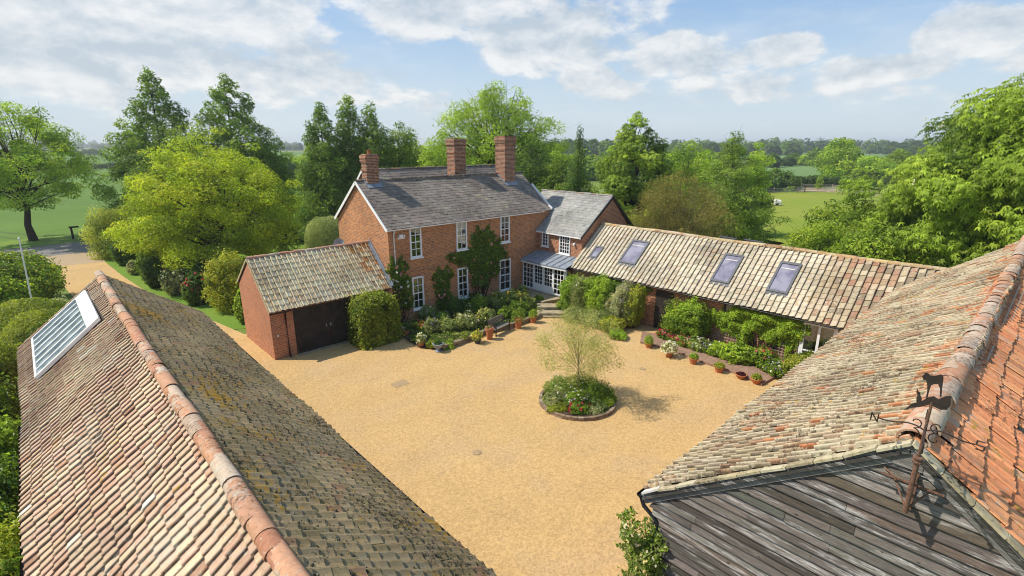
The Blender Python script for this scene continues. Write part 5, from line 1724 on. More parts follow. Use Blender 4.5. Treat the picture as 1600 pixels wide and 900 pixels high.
tr('dark_tree', 'dark green tree behind the right hand big chimney', 'tree', 838, 205, 58, 40, base=.05, prof='egg', pal=P_DARK, n=14000, leaf=.22, clumps=55, cr=1.2, trunk=.2, seed=114, open_=.1)
tr('weeping_conifer', 'narrow dark weeping conifer behind the slate roofed wing', 'conifer', 906, 190, 48, 30, base=.03, prof='cone', pal=P_DARK, n=17000, leaf=.22, clumps=80, cr=.6, flat=2.2, droop=1.6, trunk=.16,
   seed=115, aspect=.28, inner=.2, colj=.2)
tr('round_tree', 'light green bushy tree left of the weeping conifer', 'tree', 880, 225, 56, 34, base=.03, prof='dome', pal=P_MID, n=12000, leaf=.22, clumps=50, cr=1.0, trunk=.2, seed=116)
tr('chestnut_tree', 'dense pyramidal chestnut tree with pale leaf clusters behind the wing gable', 'tree', 996, 172, 50, 78, base=.06, prof='egg', pal=P_CHEST, n=15000, leaf=.36, clumps=120, cr=1.05, flat=.6, trunk=.35, seed=117,
   star=True, shell=.6)
tr('round_tree', 'low rounded bright tree just right of the chestnut behind the range', 'tree', 1080, 222, 70, 44, base=.03, prof='dome', pal=P_LIME, n=15000, leaf=.28, clumps=55, cr=1.4, trunk=.25, seed=118)
tr('bare_twigged_bush', 'brownish yellow dome of fine bare twigs behind the range roof', 'tree', 1066, 266, 38, 92, base=.02, prof='dome', pal=P_BROWN, n=52000, leaf=.14, clumps=220, cr=.75, flat=.8, open_=.1, trunk=.14,
   bark='9a8c6c', seed=119, aspect=.35, inner=.4)
tr('fir_tree', 'feathery fir with layered drooping branches beside the paddock', 'conifer', 1151, 203, 44, 84, base=.02, prof='cone', pal=P_ALDER[:3] + P_MID[:1], n=60000, leaf=.2, clumps=240, cr=.95, flat=.38, droop=.45, open_=.05, trunk=.24,
   seed=120, aspect=.3, inner=.3, tipnoise=.22)
tr('round_tree', 'yellow green tree half hidden behind the fir', 'tree', 1187, 222, 60, 24, base=.03, prof='egg', pal=P_LIME, n=12000, leaf=.24, clumps=40, cr=1.1, trunk=.2, seed=121)
# right-hand chestnut, close
tree('chestnut_tree', 'huge horse chestnut with white flower candles at the right edge', 'tree', 43.8, -2.6, 15.7, 10.2, base=.04, prof='dome', pal=P_CHEST, n=125000, leaf=.38, clumps=560, cr=1.45, flat=.7, trunk=.5, seed=122, star=True,
     shell=.6, blossom=(260, .24, np.array((.75, .70, .55))), inner=.68, limbs=60)
tree('garden_tree', 'bushy green tree behind the right end of the range', 'tree', 44.8, 10.4, 6.7, 4.3, base=.02, prof='dome', pal=P_CHEST, n=32000, leaf=.20, clumps=120, cr=1.0, flat=.6, trunk=.2, seed=123, inner=.5)
tree('garden_tree', 'lower leafy tree between the range ridge and the horse chestnut', 'tree', 40.8, 6.6, 6.0, 4.2, base=.02, prof='dome', pal=P_CHEST, n=32000, leaf=.20, clumps=110, cr=1.0, flat=.6, trunk=.2, seed=124, inner=.5)


# ------------------------------------------------------------------ shrubs round the barn and the drive
def sb(name, label, cat, px, py, pytop, halfw, ryk=1.0, **kw):
    x, y, h, r = spot(px, py, pytop, halfw)
    return shrub(name, label, cat, x, y, h, r, r * ryk, **kw)


# left of the tiled barn, from far to near
shrub('hedge_shrub', 'large dark leafy shrub with golden tips at the left edge beyond the flagpole', 'shrub', -2.6, 46.5, 3.6, 3.3, 3.6, pal=P_MID + [(G('b4bc4c', .75), 2)], n=26000, leaf=.17, seed=201, loose=.14, lumps=16)
shrub('clipped_dome', 'smooth clipped green dome behind the flagpole', 'shrub', -1.2, 34.8, 3.0, 2.0, 2.2, pal=P_HEDGE, n=16000, leaf=.09, seed=202, loose=.04)
shrub('clipped_dome', 'second smooth clipped dome, nearer, touching the barn corner', 'shrub', -.6, 31.6, 3.0, 1.7, 1.9, pal=P_HEDGE, n=15000, leaf=.09, seed=203, loose=.04)
shrub('laurel_shrub', 'variegated pale leaved shrub between the drive and the clipped domes', 'shrub', .2, 38.6, 1.9, 1.3, 1.5, pal=P_GREY + P_MID[:1], n=8000, leaf=.13, seed=204, loose=.2)
LS = [(-2.9, 28.2, 3.0, 1.5, 1.9, P_HEDGE, .10, 'loose light green shrub beside the far left corner of the tiled barn'),
      (-3.4, 24.4, 2.9, 1.6, 2.2, P_MID, .11, 'mid green shrub beside the glazed roof panel end of the barn'),
      (-3.1, 20.4, 3.0, 1.7, 2.3, P_LIME, .11, 'lime green leafy shrub pressing on the left eave of the barn'),
      (-3.0, 16.6, 3.1, 1.8, 2.2, P_DARK + P_MID, .10, 'dark green shrub along the left eave of the barn'),
      (-2.7, 13.4, 3.0, 1.5, 1.9, P_GOLD + P_LIME, .09, 'golden green shrub with coppery tips at the left eave'),
      (-2.6, 10.6, 2.9, 1.5, 1.7, P_MID + P_LIME, .09, 'leafy shrub in the bottom left corner of the view')]
for i, (x, y, h, rx, ry, pal, lf, lab) in enumerate(LS):
    shrub('border_shrub', lab, 'shrub', x, y, h, rx, ry, pal=pal, n=26000, leaf=lf, seed=210 + i, loose=.2, lumps=16, group='shrubs along the left eave of the barn')
# flagpole
fp = at(57, 505); fpt = at_depth(30, 374, (fp.x * F2.x + fp.y * F2.y))
mb = MB(); z1 = at_depth(57, 505, 26).z
px_, py_ = at_depth(57, 505, 29.4).x, at_depth(57, 505, 29.4).y
tp_ = at_depth(30, 374, 29.4)
mb.tube([(tp_.x * .0 + px_, py_, 0), (tp_.x, tp_.y, tp_.z)], [.05, .035], 10); mb.lathe((tp_.x, tp_.y, tp_.z), [(.02, 0), (.06, .03), (.06, .07), (.02, .11)], 10)
o = mb.build('flagpole', M['white']); tag(o, 'thin white pole leaning slightly among the shrubs left of the barn', 'flagpole')

# right of the drive
DR = [(238, 452, 400, 19, P_DARK, .13, 'dark rhododendron at the edge of the drive below the yellow tree', None),
      (206, 430, 408, 11, P_GREY, .10, 'small silvery round shrub on the drive edge', None),
      (268, 463, 418, 20, P_GREY + P_DARK, .12, 'rhododendron with pale new leaves beside the drive', (60, .12, P_WHITE)),
      (300, 480, 428, 18, P_DARK, .12, 'rhododendron with a few red blooms by the grass edge', (34, .14, P_RED)),
      (350, 492, 396, 34, P_GOLD, .11, 'large rounded golden green shrub left of the garage', None),
      (381, 508, 452, 14, P_LIME, .12, 'bright green shrub leaning on the garage gable', None),
      (190, 416, 372, 20, P_DARK, .13, 'dark evergreen shrub behind the silvery round one', None),
      (232, 436, 380, 22, P_DARK + P_MID, .14, 'dark leafy bush under the left side of the yellow tree', None),
      (308, 460, 410, 26, P_DARK, .14, 'dark bush in the shade under the yellow tree', None)]
for i, (px, py, pt, hw, pal, lf, lab, fl) in enumerate(DR):
    sb('drive_shrub', lab, 'shrub', px, py, pt, hw, pal=pal, n=int(5000 + hw * 280), leaf=lf, seed=230 + i, loose=.16, lumps=14, flowers=fl, group='shrubs bordering the drive')
sb('clipped_ball', 'large pale clipped round bush behind the garage roof', 'shrub', 506, 404, 338, 37, pal=[(G('90a878', .62), 3), (G('a8ba90', .66), 2), (G('7c9464', .58), 2)], n=20000, leaf=.10, seed=240, loose=.03, shape='dome')
for i, (px, py, pt, hw, pal, lab) in enumerate([(455, 378, 322, 40, P_DARK, 'dark hedge bush on the lawn left of the clipped ball'), (420, 372, 325, 30, P_MID, 'green hedge bush beyond the lawn behind the yellow tree'),
                                                (490, 352, 325, 40, P_LIME, 'light green bush behind the clipped ball'), (530, 350, 318, 26, P_DARK, 'dark bush against the house gable'), (385, 368, 318, 34, P_MID, 'bush under the right side of the yellow tree')]):
    sb('lawn_bush', lab, 'shrub', px, py, pt, hw, pal=pal, n=12000, leaf=.17, seed=250 + i, loose=.2, lumps=14, group='bushes round the lawn')
# clipped box of ivy by the garage doors
gx_, gy_, gh_, gr_ = spot(568, 540, 462, 37)
shrub('clipped_box_bush', 'tall square clipped bush standing beside the dark garage doors', 'shrub', 12.62, 24.45, 2.8, 1.34, .95, pal=P_HEDGE, n=22000, leaf=.12, seed=260, loose=.09, shape='box', lumps=20)

# ------------------------------------------------------------------ climbers on the house
P_VINE = P_DARK[:2] + P_MID
climber('climbing_rose', 'climbing rose on the left corner of the house front', 'climber', 'y', HY0, [(14.9, 3.3, .55, .8), (15.2, 2.3, .5, .8), (14.75, 2.9, .45, .5), (15.5, 1.5, .35, .6)], P_VINE, n=4200, leaf=.13, seed=301, flowers=(22, .12, P_WHITE + P_PINK))
climber('climbing_rose', 'climbing rose with pink blooms between the two left lower windows', 'climber', 'y', HY0, [(18.1, 2.3, .6, .75), (18.0, 1.2, .5, .9), (18.5, .6, .6, .6)], P_VINE, n=4200, leaf=.13, seed=302, flowers=(14, .14, P_PINK))
climber('climbing_rose', 'large dark climbing rose spreading between the upper windows of the house', 'climber', 'y', HY0, [(21.4, 4.2, .8, 1.0), (21.3, 3.1, 1.3, .9), (20.2, 3.5, 1.0, .45), (22.5, 3.4, .9, .7), (21.2, 2.0, .6, .8), (22.3, 2.3, .5, .5), (19.0, 3.6, .5, .3)],
        P_VINE, n=11000, leaf=.13, thick=.5, seed=303, flowers=(16, .15, P_PINK))

# ------------------------------------------------------------------ raised bed, terrace and steps
bed_px = [(612, 520), (630, 528), (655, 545), (690, 548), (712, 541), (760, 522), (800, 512), (838, 499), (850, 488)]
BP = [at(*p) for p in bed_px]
Wl = [(p.x, p.y) for p in BP]
mb = MB(); rng = np.random.default_rng(8)
for i in range(3, len(Wl) - 1):
    a = np.array(Wl[i]); c = np.array(Wl[i + 1]); L = np.linalg.norm(c - a); u = (c - a) / L
    n = max(1, int(L / .32))
    for r in range(2):
        for j in range(n):
            p = a + u * L * (j + (.0 if r else .15)) / n; q = a + u * L * min(1, (j + .96 + (.0 if r else .15)) / n)
            mb.bar((p[0], p[1], .07 + r * .15), (q[0], q[1], .07 + r * .15 + rng.normal(0, .006)), .22 + rng.normal(0, .02), .14, hx(['a8987c', '9c8a70', 'b4a68a', '8c8070'][rng.integers(4)], .7))
o = mb.build('low_stone_wall', M['col']); tag(o, 'low wall of rough stone edging the flower bed behind the bench', 'wall')
sheet('bed_soil', Wl + [(24.3, 24.9), (24.3, HY0 - .02), (14.6, HY0 - .02)], .10, M['soil'])
# terrace in front of the garden room
TZ = .46
mb = MB(); mb.poly([(p[0], p[1], TZ) for p in [(23.2, 23.4), (23.6, 22.2), (25.5, 21.8), (25.5, 25.6), (22.6, 25.6)]]);
tp_ = [(23.2, 23.4), (23.6, 22.2), (25.5, 21.8), (25.5, 25.6), (22.6, 25.6)]
for i in range(5):
    a, c = tp_[i], tp_[(i + 1) % 5]; mb.poly([(a[0], a[1], 0), (c[0], c[1], 0), (c[0], c[1], TZ), (a[0], a[1], TZ)])
o = mb.build('terrace', M['paving']) if 'paving' in M else mb.build('terrace', M['stone']); tag(o, kind='structure')


def steps():
    r = empty('stone_steps', (22.9, 21.6, 0)); tag(r, 'rough stone steps leading up to the garden room', 'steps')
    for i, (px, py, w, d, z) in enumerate([(872, 492, .95, .34, .13), (864, 487, 1.0, .34, .28), (862, 477, .95, .42, .43)]):
        p = at(px, py, z)
        mb = MB(); a = -.75; u = np.array([math.cos(a), math.sin(a), 0]); v = np.array([-math.sin(a), math.cos(a), 0])
        mb.obox((p.x, p.y, z / 2), u, v, [0, 0, 1], w, d, z / 2, hx('c0a884', .75))
        mb.build('step', M['stone'], r)


steps()

# ------------------------------------------------------------------ planting in the bed in front of the house
P_PALEG = [(G('8ca06c', .62), 4), (G('789058', .6), 3), (G('a0b080', .64), 2), (G('607c44', .58), 3)]
BED = [  # px, py(ground), pytop, halfw, palette, flowers, label
    (640, 500, 470, 14, P_DARK, (6, .1, P_WHITE), 'low dark shrub in the left corner of the flower bed'),
    (668, 505, 478, 16, P_PALEG, (14, .09, P_WHITE), 'pale green clump in the flower bed near the left lower window'),
    (675, 525, 498, 15, P_PALEG, (26, .08, P_PURP), 'low clump with purple flowers near the pots'),
    (655, 520, 503, 12, P_GOLD, (24, .08, P_RED), 'small clump with red and orange flowers by the terracotta bowl'),
    (700, 528, 500, 17, P_PALEG, None, 'greyish green mound in the middle of the flower bed'),
    (690, 512, 488, 14, P_MID, (24, .07, P_PURP), 'catmint clump with violet flowers in the flower bed'),
    (712, 500, 466, 20, P_DARK, (4, .1, P_WHITE), 'dark leafy shrub under the second lower window'),
    (728, 522, 490, 18, P_PALEG, (20, .1, P_WHITE), 'white flowering rose bush in the middle of the bed'),
    (745, 498, 462, 18, P_MID, (8, .1, P_WHITE), 'green shrub below the climbing rose'),
    (757, 516, 480, 17, P_PALEG, (18, .1, P_YELF), 'pale bush dotted with creamy yellow flowers left of the bench'),
    (775, 492, 455, 17, P_PALEG, (11, .12, P_YELF), 'tall rose bush with creamy blooms behind the bench'),
    (800, 492, 450, 18, P_MID + P_PALEG, (14, .12, P_YELF), 'rose bush with pale yellow blooms near the third lower window'),
    (815, 476, 446, 12, P_PALEG, (8, .12, P_YELF), 'small upright rose beside the garden room'),
    (735, 482, 455, 16, P_DARK, None, 'dark shrub against the house wall between the lower windows'),
    (790, 505, 482, 12, P_MID, None, 'green plant just above the bench back'),
    (812, 500, 470, 13, P_MID, None, 'bushy plant above the right end of the bench'),
    (648, 536, 525, 9, P_LIME, None, 'low lime cushion among the pots at the bed corner'),
    (672, 546, 534, 10, P_GOLD, None, 'cushion of yellow green edging plant between two pots'),
    (700, 546, 535, 12, P_LIME, None, 'spreading lime edging plant at the tip of the bed'),
    (722, 537, 522, 14, P_GOLD + P_PALEG, None, 'trailing plant over the low stone wall'),
    (826, 490, 464, 11, P_MID + P_PALEG, (6, .09, P_YELF), 'loose plant behind the right terracotta pot')]
for i, (px, py, pt, hw, pal, fl, lab) in enumerate(BED):
    sb('bed_plant', lab, 'plant', px, py, pt, hw, pal=pal, n=3200, leaf=.085, seed=320 + i, loose=.32, lumps=9, flowers=fl, z0=.05, group='plants in the bed before the house')
sb('box_ball', 'small clipped box ball at the top of the stone steps', 'shrub', 842, 480, 461, 9.5, pal=P_MID, n=4000, leaf=.05, seed=350, loose=.03, shape='dome', z0=.0)
# ground cover between the clumps
rng = np.random.default_rng(44)
Cn = np.stack([rng.uniform(14.6, 24.2, 30000), rng.uniform(20.0, 25.6, 30000)], -1)
poly = np.array(Wl + [(24.3, 24.9), (24.3, HY0), (14.6, HY0)])
def inside(P, poly):
    n = len(poly); c = np.zeros(len(P), bool); j = n - 1
    for i in range(n):
        yi, yj = poly[i, 1], poly[j, 1]; xi, xj = poly[i, 0], poly[j, 0]
        m = ((yi > P[:, 1]) != (yj > P[:, 1])) & (P[:, 0] < (xj - xi) * (P[:, 1] - yi) / (yj - yi + 1e-12) + xi)
        c ^= m; j = i
    return c
Cn = Cn[inside(Cn, poly)]
hh = .12 + .22 * np.clip(np.sin(Cn[:, 0] * 2.7) * np.sin(Cn[:, 1] * 3.1) + rng.normal(0, .35, len(Cn)), 0, 1.3)
mb = MB(); leaves(mb, np.column_stack([Cn, .1 + hh * rng.random(len(Cn))]), np.tile([0, 0, 1.], (len(Cn), 1)), .09, pick(P_MID + P_PALEG + P_DARK, len(Cn), rng), rng)
o = mb.build('ground_cover', M['leaf']); tag(o, 'mixed low green planting filling the flower bed before the house', 'ground cover', kind='stuff')


# ------------------------------------------------------------------ bench and pots
def bench():
    a = at(776, 528); c = at(808, 512)
    u = np.array([c.x - a.x, c.y - a.y, 0]); L = 1.45; u /= np.linalg.norm(u); v = np.array([-u[1], u[0], 0])   # v points to the bed
    z = np.array([0, 0, 1.])
    o = np.array([a.x, a.y, 0]) + v * .05
    r = empty('garden_bench', tuple(o)); tag(r, 'weathered wooden bench against the low stone wall', 'bench')
    P = lambda x, y, h: o + u * x + v * y + z * h
    mb = MB()
    for i in range(4): mb.obox(P(L / 2, .06 + i * .11, .44), u, v, z, L / 2, .045, .014)
    mb.build('seat', M['bench'], r)
    mb = MB()
    for i in range(3): mb.obox(P(L / 2, .5 + i * .02, .58 + i * .13), u, v, z, L / 2 - .02, .012, .045)
    mb.obox(P(L / 2, .56, .90), u, v, z, L / 2, .02, .03)
    mb.build('backrest', M['bench'], r)
    for x in (.08, L - .08):
        mb = MB()
        mb.bar(P(x, .05, 0), P(x, .05, .62), .05, .05); mb.bar(P(x, .48, 0), P(x, .57, .9), .05, .05, upv=tuple(u)); mb.bar(P(x, .03, .64), P(x, .54, .64), .06, .03); mb.bar(P(x, .05, .40), P(x, .48, .40), .03, .05)
        mb.build('leg_frame', M['iron'], r)


bench()


def pot(label, px, py, h=.35, r=.2, mat='terracotta', shape='tapered', plant=None, ph=.3, pr=.25, flowers=None, seed=1, group='pots round the yard', z0=0.02, lf=.06, n=900, nm='plant_pot'):
    p = at(px, py, z0)
    root = empty(nm, (p.x, p.y, z0)); tag(root, label, 'plant pot', group)
    mb = MB()
    if shape == 'tapered':
        prof = [(r * .66, 0), (r * .95, h * .82), (r * 1.06, h * .83), (r * 1.06, h), (r * .92, h), (r * .88, h * .88), (.0, h * .87)]
    elif shape == 'bowl':
        prof = [(r * .5, 0), (r * .8, h * .4), (r * 1.0, h * .85), (r * 1.08, h * .87), (r * 1.08, h), (r * .95, h), (r * .9, h * .88), (0, h * .85)]
    elif shape == 'urn':
        prof = [(r * .7, 0), (r * .7, h * .1), (r * .35, h * .2), (r * .4, h * .35), (r * .85, h * .6), (r * .9, h * .85), (r * 1.2, h * .97), (r * 1.2, h), (r * .95, h), (.0, h * .9)]
    if shape == 'trough':
        mb.box((p.x - r, p.y - r * .6, z0), (p.x + r, p.y + r * .6, z0 + h * .8)); mb.box((p.x - r - .03, p.y - r * .6 - .03, z0 + h * .8), (p.x + r + .03, p.y + r * .6 + .03, z0 + h))
    else:
        mb.lathe((p.x, p.y, z0), prof, 18)
    mb.build('pot', M[mat], root)
    if plant is not None:
        rng = np.random.default_rng(seed)
        d = rng.normal(0, 1, (n, 3)); d[:, 2] = np.abs(d[:, 2]); d /= np.linalg.norm(d, axis=1)[:, None]
        rr = .55 + .45 * rng.random(n) ** .5 + .15 * np.sin(d[:, 0] * 7) * np.sin(d[:, 1] * 6)
        Pp = np.array([p.x, p.y, z0 + h * .9]) + d * rr[:, None] * np.array([pr, pr, ph])
        mb = MB(); leaves(mb, Pp, d + [0, 0, .4], lf, pick(plant, n, rng), rng, .5)
        if flowers:
            s = rng.choice(n, flowers[0], replace=False); s = s[rr[s] > .75]
            for k in range(4): leaves(mb, Pp[s] + d[s] * .04 + rng.normal(0, .02, (len(s), 3)), d[s], .08, pick(flowers[1], len(s), rng), rng, .9)
        mb.build('plant', M['leaf'], root)
    return root


pot('white stone trough of low plants beside the garage corner bush', 622, 520, .3, .34, 'stone', 'trough', P_DARK, .18, .26, seed=1)
pot('empty looking terracotta bowl beside the white trough', 632, 525, .26, .25, 'terracotta', 'bowl', P_BROWN, .08, .18, seed=2, n=300)
pot('black pot at the left corner of the flower bed', 644, 534, .3, .22, 'plastic_dark', 'tapered', P_DARK, .2, .2, seed=3)
pot('terracotta pot with a spiky pale plant at the bed corner', 659, 542, .32, .2, 'terracotta', 'tapered', P_PALEG, .5, .28, seed=4, flowers=(40, P_WHITE))
pot('grey urn at the front tip of the flower bed', 685, 549, .45, .26, 'lead', 'urn', P_DARK, .22, .24, seed=5)
pot('black pot with yellow green plant left of the tall terracotta pot', 746, 536, .28, .22, 'plastic_dark', 'tapered', P_GOLD, .5, .34, seed=6, flowers=(40, P_YELF))
pot('tall terracotta pot at the left end of the bench', 765, 530, .66, .23, 'terracotta', 'tapered', P_PALEG, .2, .2, seed=7, flowers=(30, P_PINK))
pot('tall terracotta pot with a bushy plant at the right end of the bench', 810, 513, .62, .24, 'terracotta', 'tapered', P_MID, .65, .45, seed=8)
pot('terracotta pot with lime leaves near the stone steps', 833, 504, .42, .23, 'terracotta', 'tapered', P_LIME, .5, .3, seed=9)

# row of pots along the brick path
pot('terracotta pot with leafy green plant nearest the plank door', 1013, 543, .30, .2, 'terracotta', 'tapered', P_LIME, .45, .26, seed=11)
pot('terracotta pot full of white daisies, second along the brick path', 1045, 557, .34, .23, 'terracotta', 'tapered', P_PALEG, .5, .42, seed=12, flowers=(150, P_WHITE), n=1400)
pot('terracotta pot with small upright green plant, third along the brick path', 1083, 568, .32, .22, 'terracotta', 'tapered', P_LIME, .28, .22, seed=13)
pot('terracotta pot with low yellow green plant, fourth along the brick path', 1123, 581, .30, .23, 'terracotta', 'tapered', P_GOLD, .22, .26, seed=14)
pot('shallow bowl of dark red plants near the end of the brick path', 1157, 591, .22, .25, 'terracotta', 'bowl', [((.10, .012, .02), 1), ((.07, .01, .012), 1)], .10, .2, seed=15)
pot('terracotta bowl with yellow green plant at the end of the brick path', 1181, 599, .26, .24, 'terracotta', 'bowl', P_GOLD, .26, .22, seed=16)
pot('small terracotta pot among the shrubs left of the plank door', 911, 513, .26, .18, 'terracotta', 'tapered', P_DARK, .15, .15, seed=17)

# ------------------------------------------------------------------ brick path along the range
PA = [at(1003, 521), at(1045, 528), at(1060, 537), at(1105, 551), at(1150, 566), at(1180, 577), at(1210, 592)]
PB = [at(1000, 537), at(1040, 547), at(1060, 553), at(1100, 569), at(1140, 582), at(1165, 592), at(1190, 604)]


def mat_paving():
    m, t = material('brick_paving')
    tc = t.n('ShaderNodeTexCoord')
    b = t.n('ShaderNodeTexBrick')
    t.l(t.mapping(tc.outputs['Object'], rot=(0, 0, .15)), b.inputs['Vector'])
    b.inputs['Scale'].default_value = 1.0; b.inputs['Brick Width'].default_value = .22; b.inputs['Row Height'].default_value = .075; b.inputs['Mortar Size'].default_value = .006
    b.inputs['Color1'].default_value = c4(hx('b69078', .72)); b.inputs['Color2'].default_value = c4(hx('a07e6a', .72)); b.inputs['Mortar'].default_value = c4(hx('a08c78', .6))
    n = t.noise(tc.outputs['Object'], 3, 5, .6)
    f = t.math('ADD', t.math('MULTIPLY', t.math('SUBTRACT', n, .5), .8), 1.0)
    cc = t.n('ShaderNodeVectorMath', operation='SCALE'); t.l(b.outputs['Color'], cc.inputs[0]); t.l(f, cc.inputs['Scale'])
    finish(t, cc.outputs[0], .9, .2, b.outputs['Fac'], .3, .01)
    return m


M['paving'] = mat_paving()
mb = MB(); zt = .13
for i in range(len(PA) - 1):
    a, b_, c, d = PA[i], PA[i + 1], PB[i + 1], PB[i]
    mb.poly([(d.x, d.y, zt), (c.x, c.y, zt), (b_.x, b_.y, zt), (a.x, a.y, zt)]); mb.poly([(d.x, d.y, 0), (c.x, c.y, 0), (c.x, c.y, zt), (d.x, d.y, zt)])
a, d = PA[-1], PB[-1]; mb.poly([(d.x, d.y, 0), (a.x, a.y, 0), (a.x, a.y, zt), (d.x, d.y, zt)]); a, d = PA[0], PB[0]; mb.poly([(a.x, a.y, 0), (d.x, d.y, 0), (d.x, d.y, zt), (a.x, a.y, zt)])
o = mb.build('brick_path', M['paving']); tag(o, kind='structure')

# ------------------------------------------------------------------ planting along the range
RG = [  # x, y, h, rx, ry, palette, flowers, label, leaf
    (24.75, 20.75, 2.1, .7, .75, P_LIME, None, 'leafy green shrub tucked against the garden room corner', .10),
    (24.55, 19.55, 2.45, .85, .75, P_PALEG, (36, .08, P_WHITE), 'pale cream leaved shrub left of the bright green one on the range', .08),
    (24.75, 18.2, 2.55, .9, .95, P_LIME, None, 'big bright green shrub against the left part of the range', .09),
    (24.6, 16.7, 2.35, .8, .7, P_GREY, (90, .07, P_PURP), 'grey blue flowering ceanothus left of the plank door', .08),
    (24.8, 16.0, 2.5, .6, .45, P_GOLD, (50, .08, P_YELF), 'yellow green shrub immediately left of the plank door', .08),
    (23.5, 17.6, 1.0, .8, .9, P_PALEG, None, 'low grey green shrub in front of the ceanothus', .07),
    (23.2, 18.9, .95, .7, .8, P_PALEG, None, 'loose greyish plant spilling onto the gravel behind the island tree', .07),
    (23.3, 16.5, .95, .7, .6, P_GOLD, (22, .07, P_YELF), 'low yellow flowering plant near the left end of the brick path', .07),
    (22.75, 15.6, .5, .45, .45, P_LIME, None, 'low bright green cushion at the start of the brick path', .07),
    (24.1, 20.6, .8, .6, .5, P_MID, None, 'small dark green shrub beside the stone steps', .07),
    (24.9, 12.65, 2.3, .75, 1.05, P_MID + P_LIME, None, 'large rounded green shrub right of the plank door', .09),
    (24.5, 13.55, .6, .45, .5, P_MID, (90, .09, P_PINK + P_RED), 'red valerian clump at the foot of the green shrub', .06),
    (24.3, 12.5, .65, .45, .5, P_MID, (80, .09, P_RED + P_PINK), 'mixed pink and red flowers beside the brick path', .06),
    (24.3, 11.5, .7, .5, .6, P_MID + P_PALEG, (60, .08, P_PURP + P_WHITE), 'mauve and white flowering clump beside the brick path', .07),
    (24.35, 10.5, .75, .5, .55, P_LIME, (12, .08, P_WHITE), 'leafy clump with white flowers in front of the trellis', .08),
    (24.4, 9.4, .95, .62, .75, P_LIME, None, 'large leaved lime green clump in the border', .12),
    (24.6, 8.4, 1.0, .55, .55, P_MID, (30, .12, P_RED), 'green clump with scarlet poppies in the border', .08),
    (24.2, 7.7, .7, .5, .55, P_MID, (30, .09, P_WHITE + P_PURP), 'clump with white and lilac flowers near the end of the path', .08),
    (24.5, 6.5, 1.35, .8, .85, P_HEDGE, None, 'rounded light green shrub below the white window', .08),
    (23.9, 5.55, 1.0, .75, .7, P_MID + P_HEDGE, None, 'low green shrub where the range meets the near barn', .08)]
for i, (x, y, h, rx, ry, pal, fl, lab, lf) in enumerate(RG):
    shrub('border_plant', lab, 'plant', x, y, h * (1.08 if h > 2 else 1), rx * 1.12, ry * 1.15, pal=pal, n=int(3400 + 6800 * h * rx), leaf=lf, seed=400 + i, loose=.24, lumps=11, flowers=fl, group='plants along the front of the range')
climber('climbing_vine', 'bright green vine trained under the eaves right of the brown post', 'climber', 'x', GXE + .3, [(10.3, 2.05, .6, .4), (9.6, 2.2, .8, .3), (8.7, 2.2, .9, .32), (7.8, 2.15, .7, .35), (9.3, 1.75, .7, .4), (8.0, 1.7, .5, .45), (7.5, 1.9, .4, .5),
        (11.2, 1.6, .7, .45), (10.4, 1.3, .5, .5), (8.6, 1.45, .4, .5), (9.8, 1.2, .3, .6), (7.7, 1.2, .22, .5)],
        P_LIME, n=15000, leaf=.12, thick=.5, seed=430)
climber('climbing_vine', 'leafy vine on the range wall above the yellow green shrub', 'climber', 'x', GXE + .3, [(16.2, 2.2, .6, .3), (17.2, 2.3, .8, .25), (18.6, 2.2, .9, .3)], P_MID, n=4000, leaf=.12, thick=.45, seed=431)


def trellis(label, y0, y1, z0, z1):
    mb = MB(); x = GXE + .3 - .05
    st = .16
    y = y0
    while y <= y1 + .01:
        mb.box((x, y - .012, z0), (x + .015, y + .012, z1)); y += st
    z = z0
    while z <= z1 + .01:
        mb.box((x - .016, y0, z - .012), (x - .001, y1, z + .012)); z += st
    o = mb.build('trellis', M['timber']); tag(o, label, 'trellis')


trellis('wooden lattice panel between the brown post and the big green shrub', 9.9, 12.1, .45, 1.7)
trellis('square wooden lattice panel nearest the white window', 7.35, 8.6, .35, 1.75)


